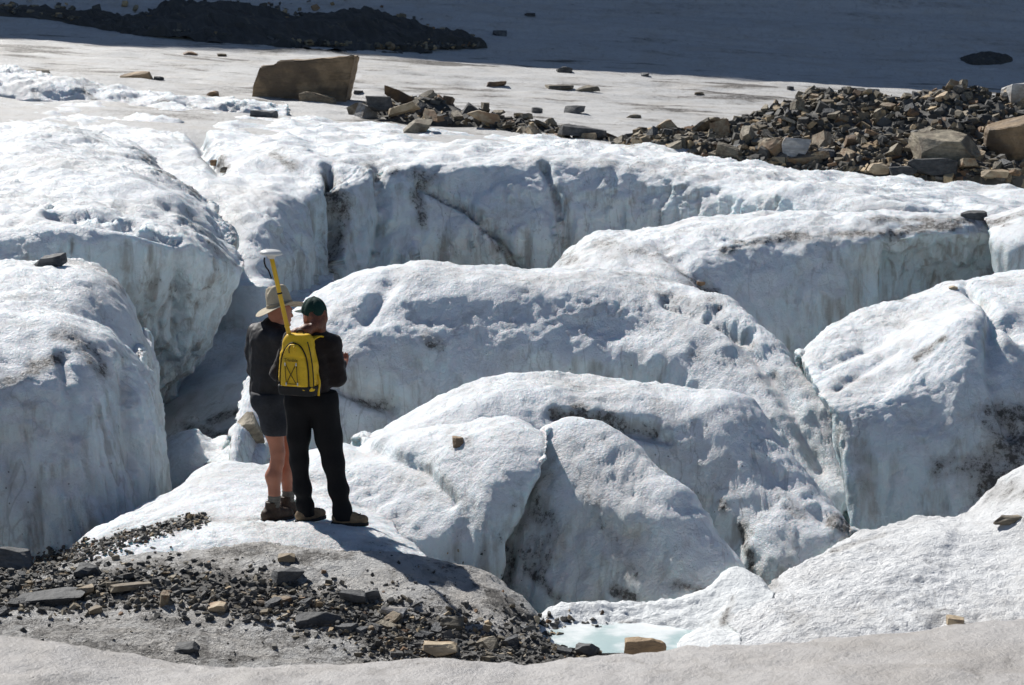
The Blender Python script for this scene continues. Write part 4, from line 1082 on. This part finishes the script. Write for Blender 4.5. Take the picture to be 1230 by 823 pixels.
def eyes(parent, c, face):
    c = np.array(c); f = np.array(face); r = np.array([f[1], -f[0], 0])
    for s in (-1, 1):
        bm = bmesh.new(); bmesh.ops.create_uvsphere(bm, u_segments=12, v_segments=8, radius=.0115)
        for fc in bm.faces: fc.smooth = True
        me = bpy.data.meshes.new('eye'); bm.to_mesh(me); bm.free(); me.materials.append(M_EYE)
        o = link('eye', me, parent); o.location = c + s * .031 * r + .081 * f + np.array([0, 0, .006])
def shoe(parent, heel, toe, name, mat, top, r=.046):
    heel = np.array(heel, float); toe = np.array(toe, float); d = toe - heel; L = np.linalg.norm(d[:2]); ank = heel + d * .22; yaw = math.atan2(d[1], d[0])
    def fn(P):
        a = rc(P, heel + [0, 0, .052], toe + [0, 0, .040], r, r * .82)
        b = rc(P, ank + [0, 0, .05], ank + [0, 0, top], r * .95, r * .98)
        c = rc(P, heel + d * .35 + [0, 0, .06], heel + d * .62 + [0, 0, .05], r * 1.0, r * .95)
        q = smin(.03, a, b, c) + wr(P, .004, (18, 18, 26), 3)
        return np.maximum(q, np.maximum(heel[2] + .016 - P[..., 2], P[..., 2] - top - heel[2] - .0))
    lo = np.minimum(heel, toe) - [.08, .08, .0]; hi = np.maximum(heel, toe) + [.08, .08, top + .03]
    o = implicit(name, fn, lo, hi, .006, mat, parent, 1)
    def fs(P):
        q = np.minimum(rc(P, heel + [0, 0, .012], toe + [0, 0, .012], r * 1.06, r * .9), rc(P, heel + d * .4 + [0, 0, .012], heel + d * .75 + [0, 0, .012], r * 1.08, r * 1.04))
        return np.maximum(q, np.maximum(P[..., 2] - heel[2] - .024, heel[2] - .006 - P[..., 2]))
    implicit('sole', fs, lo - [0, 0, .02], [*hi[:2], heel[2] + .05], .006, M_SOLE, o, 1)
    pts = [ank + np.array([math.cos(yaw) * q, math.sin(yaw) * q, z]) + s * np.array([-math.sin(yaw), math.cos(yaw), 0]) * .03 for q, z, s in ((.05, top * .9, -1), (.06, top * .8, 1), (.08, top * .68, -1), (.09, top * .58, 1), (.12, .085, -1), (.13, .08, 1))]
    tube_mesh('lace', pts, .0035, M_SOLE, o, 6, 3)
    return o

W_AT = on_ice(392, 630); W_AT = np.array([at(385, 632, 18.32)[0], 18.32, 0.0])
def settle(x0, y0, pts):
    q = _all[(np.abs(_all[:, 0] - x0) < .6) & (np.abs(_all[:, 1] - y0) < .6)]
    z = [q[np.argmin((q[:, 0] - x0 - a) ** 2 + (q[:, 1] - y0 - b) ** 2)] for a, b in pts]
    return [v[2] for v in z]
def local_ground(x, y):
    q = _all[(np.abs(_all[:, 0] - x) < .06) & (np.abs(_all[:, 1] - y) < .06) & (_all[:, 2] > -.6)]
    return float(np.percentile(q[:, 2], 80)) if len(q) else 0.0

def woman():
    x0, y0 = W_AT[0], W_AT[1]
    gl, gr = local_ground(x0 - .10, y0 + .06), local_ground(x0 + .21, y0 - .06)
    z0 = (gl + gr) / 2; gl -= z0; gr -= z0
    t = thing('person', 'person in dark jacket and black trousers wearing green cap, seen from behind', 'person', (x0, y0, z0)); t.scale = (1.03,) * 3
    yw = R(-20); hc = (-.035, .04, 1.572); face = (-.62, .78, 0); fy = math.atan2(-face[0], face[1])
    LH, LK, LA = (-.145, 0, .90), (-.155, .02, .47), (-.112, .05, .07)
    RH, RK, RA = (.035, -.01, .90), (.105, -.03, .47), (.178, -.06, .07)
    RS_, RE, RW = (.115, -.045, 1.375), (.142, .01, 1.11), (.152, .20, 1.165)
    LS_, LE, LW = (-.205, .06, 1.385), (-.30, .07, 1.13), (-.14, .27, 1.12)
    def body(P):
        d = head_sdf(P, hc, face, fy)
        d = smin(.03, d, rc(P, (-.045, .0, 1.40), (-.04, .02, 1.47), .055, .052), rc(P, (-.055, 0, 1.0), (-.045, 0, 1.34), .125, .13, (1.0, .7), yw), rc(P, LS_, RS_, .05, .05), rc(P, LH, RH, .085, .085))
        d = smin(.03, d, chain(P, [(*LH, .070), (*LK, .045), (-.14, .03, .27, .045), (*LA, .036)]), chain(P, [(*RH, .072), (*RK, .046), (.142, -.04, .27, .046), (*RA, .036)]))
        d = smin(.03, d, chain(P, [(*RS_, .046), (*RE, .036), (*RW, .026)]), chain(P, [(*LS_, .046), (*LE, .036), (*LW, .026)]))
        d = smin(.012, d, hand_sdf(P, RW, (.18, .96, .18), (-.98, .18, 0), (-.1, .2, .97)), hand_sdf(P, LW, (.3, .94, .1), (.94, -.3, 0), (0, -.1, .99)))
        d = smin(.02, d, rc(P, (LA[0], LA[1], .06), (LA[0] + .08, LA[1] + .06, .045), .036, .03), rc(P, (RA[0], RA[1], .06), (RA[0] + .10, RA[1] + .02, .045), .036, .03))
        return d
    implicit('body', body, (-.42, -.2, .0), (.42, .46, 1.72), .0088, M_SKIN, t, 1)
    eyes(t, hc, face)
    def jacket(P):
        tor = rc(P, (-.058, 0, 1.02), (-.048, 0, 1.335), .142, .150, (1.05, .78), yw)
        sh = rc(P, LS_, RS_, .058, .058)
        d = smin(.06, tor, sh, rc(P, (-.045, .0, 1.40), (-.04, .015, 1.455), .072, .062))
        d = smin(.035, d, chain(P, [(*RS_, .062), (RE[0], RE[1] - .01, RE[2], .060), (*RW, .045)], .04), chain(P, [(*LS_, .062), (*LE, .062), (*LW, .046)], .04))
        d = d + wr(P, .016, (7, 7, 11), 2) + wr(P, .006, (20, 20, 28), 9)
        return np.maximum(d, .955 + .02 * P[..., 0] - P[..., 2])
    implicit('jacket', jacket, (-.44, -.24, .93), (.30, .36, 1.54), .008, M_FLEECE, t, 1)
    def trousers(P):
        l = chain(P, [(*LH, .112), (-.155, .01, .66, .084), (*LK, .067), (-.140, .03, .27, .062), (LA[0], LA[1], .055, .068)], .04)
        r = chain(P, [(*RH, .118), (.070, -.015, .66, .098), (*RK, .080), (.142, -.04, .27, .070), (RA[0], RA[1], .045, .073)], .04)
        d = smin(.025, l, r); d = smin(.05, d, rc(P, (-.125, 0, .96), (.015, 0, .96), .122, .122, (1, .9)))
        fold = .011 * np.sin(P[..., 2] * 42 + 5 * noise(P * np.float32(5))) * np.exp(-((P[..., 2] - .16) / .13) ** 2)
        d = d + wr(P, .010, (10, 10, 4.5), 5) + .6 * fold
        cut = np.where(P[..., 0] > .04, gr + .035, gl + .04)
        return np.maximum(d, np.maximum(cut - P[..., 2], P[..., 2] - 1.01))
    implicit('trousers', trousers, (-.32, -.22, -.06), (.34, .22, 1.04), .008, M_TROUSER, t, 1)
    shoe(t, (LA[0] - .035, LA[1] - .035, gl - .004), (LA[0] + .105, LA[1] + .10, gl - .004), 'shoe', M_SHOE, .10)
    shoe(t, (RA[0] - .045, RA[1] + .005, gr - .004), (RA[0] + .150, RA[1] - .005, gr - .004), 'shoe', M_SHOE, .10)
    fv = np.array(face); rv = np.array([fv[1], -fv[0], 0]); hcv = np.array(hc)
    def cap(P):
        o = ell(P, hcv + [0, 0, .028] - .008 * fv, (.089, .107, .112), fy); i = ell(P, hcv + [0, 0, .022] - .008 * fv, (.082, .100, .106), fy)
        q = P - hcv; fwd = q @ fv.astype(np.float32)
        seam = .0025 * np.cos(6 * np.arctan2(q[..., 0], q[..., 1]))
        dome = np.maximum(np.maximum(o + seam, -i), (.012 + .16 * np.minimum(fwd, .06)) - q[..., 2])
        vis = ell(P, hcv + .125 * fv + [0, 0, .018], (.075, .075, .008), fy)
        return smin(.008, dome, vis, ell(P, hcv + [0, 0, .143] - .008 * fv, (.01, .01, .006)))
    implicit('cap', cap, hcv - .24, hcv + .24, .006, M_CAP, t, 1)
    def hair(P):
        q = hcv
        d = smin(.02, ell(P, q + [0, 0, .005] - .022 * fv, (.084, .093, .098), fy), rc(P, q - .075 * fv + [0, 0, -.03], q - .06 * fv + [0, 0, -.13], .062, .055))
        d = smin(.02, d, chain(P, [(q[0] + .03, q[1] - .105, q[2] - .06, .045), (q[0] - .04, q[1] - .15, q[2] - .088, .042), (q[0] - .11, q[1] - .16, q[2] - .105, .036), (q[0] - .18, q[1] - .15, q[2] - .135, .02)], .02))
        d = d + .004 * np.sin(60 * (P[..., 0] + .6 * P[..., 2])) + wr(P, .006, (30, 30, 14), 1)
        face_cut = ell(P, q + .075 * fv + [0, 0, -.02], (.078, .075, .13), fy)
        return np.maximum(np.maximum(d, -face_cut), P[..., 2] - q[2] - .06)
    implicit('hair', hair, hcv - .26, hcv + .14, .0065, M_HAIR, t, 1)
    return t
woman()

M_AT = np.array([at(333, 622, 18.86)[0], 18.86, 0.0])
def man():
    x0, y0 = M_AT[0], M_AT[1]
    g1, g2 = local_ground(x0 - .01, y0 - .05), local_ground(x0 + .09, y0 + .12)
    z0 = (g1 + g2) / 2; g1 -= z0; g2 -= z0
    t = thing('person', 'person in black jacket and grey shorts wearing wide-brimmed khaki sun hat', 'person', (x0, y0, z0)); t.scale = (1.035,) * 3
    yw = R(-50); hc = (.042, .03, 1.602); face = (.80, .60, 0); fy = math.atan2(-face[0], face[1])
    AH, AK, AA = (-.045, -.045, .92), (.016, -.04, .50), (-.022, -.06, .09)
    BH, BK, BA = (.045, .075, .92), (.088, .12, .50), (.075, .12, .09)
    LS_, LE, LW = (-.135, .13, 1.425), (-.165, .19, 1.13), (.04, .32, 1.08)
    RS_, RE, RW = (.06, -.11, 1.425), (.085, -.10, 1.12), (.20, .10, 1.10)
    def leg(P, H, K, A):
        return chain(P, [(*H, .09), (K[0] * .6 + H[0] * .4, K[1], .70, .075), (K[0], K[1], K[2] + .03, .054), (K[0] - .005, K[1], K[2] - .05, .050), (.55 * K[0] + .45 * A[0] - .018, (K[1] + A[1]) / 2, .345, .061), (.25 * K[0] + .75 * A[0], A[1], .21, .043), (*A, .036)], .025)
    def body(P):
        d = head_sdf(P, hc, face, fy)
        d = smin(.03, d, rc(P, (-.03, .02, 1.42), (.02, .03, 1.50), .06, .056), rc(P, (-.045, .02, 1.0), (-.035, .02, 1.37), .13, .14, (1.0, .72), yw), rc(P, LS_, RS_, .055, .055), rc(P, AH, BH, .105, .105))
        d = smin(.03, d, leg(P, AH, AK, AA), leg(P, BH, BK, BA))
        d = smin(.03, d, chain(P, [(*RS_, .05), (*RE, .040), (*RW, .028)]), chain(P, [(*LS_, .05), (*LE, .04), (*LW, .028)]))
        d = smin(.012, d, hand_sdf(P, RW, (.8, .6, 0), (-.6, .8, 0), (0, 0, 1.)), hand_sdf(P, LW, (.9, .4, .1), (.4, -.9, 0), (0, 0, 1.)))
        return smin(.02, d, rc(P, (AA[0], AA[1], .06), (AA[0] + .08, AA[1] + .05, .05), .036, .03), rc(P, (BA[0], BA[1], .06), (BA[0] + .08, BA[1] + .05, .05), .036, .03))
    implicit('body', body, (-.36, -.24, .0), (.42, .46, 1.74), .0088, M_SKIN, t, 1)
    eyes(t, hc, face)
    def jacket(P):
        d = rc(P, (-.055, .02, .98), (-.040, .02, 1.37), .152, .168, (1.06, .86), yw)
        d = smin(.06, d, rc(P, LS_, RS_, .075, .075), rc(P, (-.03, .02, 1.42), (.015, .025, 1.505), .085, .070))
        d = smin(.035, d, chain(P, [(*LS_, .080), (-.16, .15, 1.28, .076), (*LE, .068), (*LW, .05)], .04), chain(P, [(*RS_, .080), (*RE, .068), (*RW, .05)], .04))
        d = d + wr(P, .020, (8, 8, 5), 12) + wr(P, .008, (18, 18, 24), 19) + .010 * np.exp(-((P[..., 2] - .955) / .016) ** 2)
        return np.maximum(d, .895 + .10 * (P[..., 0] + .1) - P[..., 2])
    implicit('jacket', jacket, (-.36, -.3, .86), (.34, .42, 1.62), .008, M_BLACK, t, 1)
    def shorts(P):
        a = chain(P, [(AH[0], AH[1], .92, .112), (-.005, -.04, .75, .100), (.018, -.04, .60, .090)], .04)
        b = chain(P, [(BH[0], BH[1], .92, .112), (.065, .1, .75, .098), (.085, .115, .60, .088)], .04)
        d = smin(.02, a, b); d = smin(.05, d, rc(P, (-.06, -.02, .96), (.02, .05, .96), .13, .13))
        d = d + wr(P, .012, (10, 10, 6), 15)
        inner = np.minimum(rc(P, (-.005, -.04, .70), (.018, -.04, .5), .080, .080), rc(P, (.065, .1, .70), (.088, .118, .5), .078, .078))
        return np.maximum(np.maximum(np.maximum(d, .668 - P[..., 2]), P[..., 2] - 1.0), -inner)
    implicit('shorts', shorts, (-.24, -.22, .64), (.26, .28, 1.03), .008, M_SHORTS, t, 1)
    for A, K, g in ((AA, AK, g1), (BA, BK, g2)):
        def sock(P, A=A, K=K): 
            d = chain(P, [(.25 * K[0] + .75 * A[0], A[1], .21, .050), (A[0], A[1], .09, .045)], .02) + .003 * np.sin(P[..., 2] * 260)
            return np.maximum(d, P[..., 2] - .205)
        implicit('sock', sock, (A[0] - .09, A[1] - .09, .05), (A[0] + .09, A[1] + .09, .23), .006, M_SOCK, t, 1)
        shoe(t, (A[0] - .045, A[1] - .03, g - .004), (A[0] + .105, A[1] + .085, g - .004), 'boot', M_BOOT, .155, .052)
    hat = lambda V: V
    ht = thing('hat', '', ''); del ht['label']; del ht['category']; ht.parent = t
    ht.location = (hc[0] + .002, hc[1], hc[2] + .050); ht.rotation_euler = (R(-6), R(-13), 0)
    fa = math.atan2(face[1], face[0])
    def warp(V):
        r = np.hypot(V[:, 0], V[:, 1]); a = np.arctan2(V[:, 1], V[:, 0]) - fa
        V = V.copy(); out = np.clip((r - .095) / .09, 0, 1)
        V[:, 2] += out * (.032 * np.sin(a) ** 2 - .022 * np.cos(a) ** 2 - .004)
        tp = np.clip((V[:, 2] - .09) / .07, 0, 1) * (r < .097)
        l = np.abs(np.sin(a)) * r
        V[:, 2] -= tp * .038 * np.exp(-(l / .022) ** 2)
        sx = 1 + .10 * np.abs(np.cos(a)) - .06 * np.abs(np.sin(a)); V[:, 0] *= sx; V[:, 1] *= sx
        return V
    prof = [(.0, .165), (.03, .168), (.055, .164), (.072, .150), (.082, .12), (.088, .08), (.093, .03), (.095, .008), (.105, .0), (.13, -.004), (.158, -.008), (.182, -.011), (.186, -.013), (.182, -.016), (.158, -.013), (.13, -.009), (.10, -.006), (.090, .0)]
    lathe('crown_and_brim', prof, M_HAT, ht, 56, warp)
    lathe('hat_band', [(.0955, .008), (.0985, .009), (.0975, .028), (.0935, .030)], plain_material('hat_band_cloth', (0.30, 0.26, 0.19), .85, .1, 120), ht, 56, warp)
    return t
man()

def backpack():
    bx, by, bz = -.130, -.215, 1.262
    gz = (local_ground(W_AT[0] - .10, W_AT[1] + .06) + local_ground(W_AT[0] + .21, W_AT[1] - .06)) / 2
    t = thing('backpack', 'yellow backpack with black base and laced cords on the back of the capped person', 'backpack', (W_AT[0] + bx, W_AT[1] + by, gz + (bz - .235) * 1.025), R(-20))
    # local axes: x across, y towards the wearer, z up from the base
    def half(z): return np.interp(z, [0, .05, .12, .25, .36, .43, .47], [.150, .158, .158, .147, .128, .108, .085])
    def shape(P, g=0.0):
        w = half(P[..., 2]) + g; dpt = np.interp(P[..., 2], [0, .06, .3, .42, .48], [.082, .092, .088, .070, .045]) + g
        q = (np.abs(P[..., 0] / w) ** 3.2 + np.abs(P[..., 1] / dpt) ** 3.0) ** (1 / 3.1)
        return (q - 1) * .08
    def body(P):
        d = np.maximum(shape(P) + wr(P, .010, (9, 9, 14), 7), np.maximum(.035 - P[..., 2], P[..., 2] - .465))
        return d
    implicit('bag', body, (-.22, -.14, .0), (.22, .14, .5), .007, M_YELLOW, t, 2)
    def base(P): return np.maximum(shape(P, .006) + wr(P, .006, (9, 9, 14), 2), np.maximum(.0 - P[..., 2], P[..., 2] - .078 - .02 * P[..., 0]))
    implicit('base', base, (-.22, -.14, -.02), (.22, .14, .12), .007, M_BLKNYL, t, 2)
    def arch(z): return np.interp(z, [.06, .2, .3, .36, .395, .41], [.115, .112, .095, .068, .035, .0])
    def pocket(P):
        w = arch(P[..., 2]) + .002; q = np.sqrt((P[..., 0] / np.maximum(w, .004)) ** 2); dd = np.sqrt(np.maximum(0, 1 - q ** 4)) * .034
        crease = .007 * np.exp(-((P[..., 2] - .305 + .1 * np.abs(P[..., 0])) / .012) ** 2)
        y = P[..., 1] + .080
        return np.maximum(np.maximum(-(y + dd - crease + wr(P, .008, (14, 14, 18), 4)), y - .01), np.maximum((q - 1) * .05, np.maximum(.075 - P[..., 2], P[..., 2] - .40)))
    implicit('front_pocket', pocket, (-.14, -.15, .05), (.14, -.05, .42), .006, M_YELLOW, t, 2)
    zs = [.06, .14, .22, .30, .355, .39, .408]
    arc = [(-arch(z) - .006, -.086, z) for z in zs] + [(arch(z) + .006, -.086, z) for z in zs[::-1][1:]]
    tube_mesh('zip', arc, .005, M_BLKNYL, t)
    tube_mesh('piping', [(half(z) - .004, -.072, z) for z in (.06, .15, .25, .35, .42)], .0045, M_BLKNYL, t)
    tube_mesh('piping', [(-half(z) + .004, -.072, z) for z in (.06, .15, .25, .35, .42)], .0045, M_BLKNYL, t)
    fy_ = -.121
    cords = [[(-.055, fy_, .245), (.030, fy_ - .004, .105)], [(.030, fy_, .248), (-.045, fy_ - .004, .105)], [(-.060, fy_, .245), (-.050, fy_ - .002, .10)], [(.036, fy_, .248), (.044, fy_ - .002, .10)], [(-.05, fy_, .098), (.044, fy_, .098)]]
    for c in cords: tube_mesh('cord', [c[0], tuple((np.array(c[0]) + np.array(c[1])) / 2 + [0, -.004, 0]), c[1]], .0028, M_BLKNYL, t, 6, 3)
    for x, z in ((-.058, .248), (.034, .250), (-.050, .098), (.044, .100)):
        tube_mesh('cord_loop', [(x, fy_ - .003, z - .011), (x, fy_ - .005, z), (x, fy_ - .003, z + .011)], .0055, M_WHITE, t, 8, 3)
    tube_mesh('zip_pull', [(-.015, -.118, .395), (-.022, -.128, .365), (-.020, -.128, .335)], .004, M_BLKNYL, t, 6, 3)
    tube_mesh('zip_pull', [(.02, -.118, .39), (.018, -.128, .37), (.022, -.128, .35)], .005, M_YELLOW, t, 6, 3)
    cu = bpy.data.curves.new('lettering', 'FONT'); cu.body = 'Trimble'; cu.size = .036; cu.align_x = 'CENTER'; cu.extrude = .0008
    tmp = bpy.data.objects.new('lettering_tmp', cu); col.objects.link(tmp)
    me = bpy.data.meshes.new_from_object(tmp); bpy.data.objects.remove(tmp); me.materials.clear(); me.materials.append(M_BLKNYL)
    me.name = 'lettering'
    o = link('lettering', me, t); o.location = (-.010, -.1235, .268); o.rotation_euler = (math.pi / 2, 0, 0)
    # shoulder straps over the wearer's shoulders
    for s in (-1, 1):
        pts = [(s * .075, .03, .40), (s * .085, .09, .425), (s * .10, .17, .425), (s * .115, .275, .37), (s * .12, .31, .28), (s * .12, .30, .15)]
        C = spline(np.array(pts, float), np.linspace(0, 1, 24)); T_ = np.gradient(C, axis=0); T_ /= np.linalg.norm(T_, axis=1)[:, None]
        X_ = np.array([1., 0, 0]); Nn = np.cross(T_, X_); Nn /= np.linalg.norm(Nn, axis=1)[:, None]
        sec = [(-.024, -.006), (.024, -.006), (.027, 0), (.024, .006), (-.024, .006), (-.027, 0)]
        Vv = np.array([c + a * X_ + b * n_ for c, n_ in zip(C, Nn) for a, b in sec]); k6 = 6
        qq = [(i*k6+k, i*k6+(k+1) % k6, (i+1)*k6+(k+1) % k6, (i+1)*k6+k) for i in range(23) for k in range(k6)]
        link('shoulder_strap', mesh_from('shoulder_strap', Vv, qq, M_YELLOW), t)
    tube_mesh('haul_loop', [(-.03, .03, .455), (-.02, .03, .485), (.02, .03, .485), (.03, .03, .455)], .006, M_BLKNYL, t)
    tube_mesh('side_strap', [(.155, .0, .16), (.172, -.005, .10), (.165, -.01, .04), (.16, .0, .0)], .009, M_YELLOW, t)
    # survey pole with antenna standing in the pack
    p1 = at(326, 309, W_AT[1] - .2); p0 = at(355, 436, W_AT[1] - .2)
    g = thing('survey_pole', 'yellow survey pole with white disc antenna sticking out of the yellow backpack', 'survey pole', p0)
    base_p = np.zeros(3); top = p1 - p0
    tube_mesh('pole', [base_p, (base_p + top) / 2, top], .0175, M_YPOLE, g, 14)
    ax = (top - base_p) / np.linalg.norm(top - base_p)
    for q in (.35, .66):
        c = base_p + (top - base_p) * q; tube_mesh('collar', [c - ax * .006, c, c + ax * .006], .0195, M_SOLE if q > .5 else M_YPOLE, g, 14, 3)
    an = lathe('antenna', [(0, .050), (.03, .049), (.06, .044), (.08, .034), (.0875, .022), (.084, .012), (.06, .006), (.035, -.002), (.028, -.02), (.0, -.022)], M_WHITE, g, 40)
    an.location = top + ax * .01; an.rotation_euler = (0, R(3), 0)
    tube_mesh('cable', [top + [-.05, -.02, .0], top + [-.052, -.025, -.03], top + [-.04, -.03, -.07], top + [-.02, -.025, -.10], top + [.0, -.02, -.16]], .006, M_SOLE, g)
    return t
backpack()
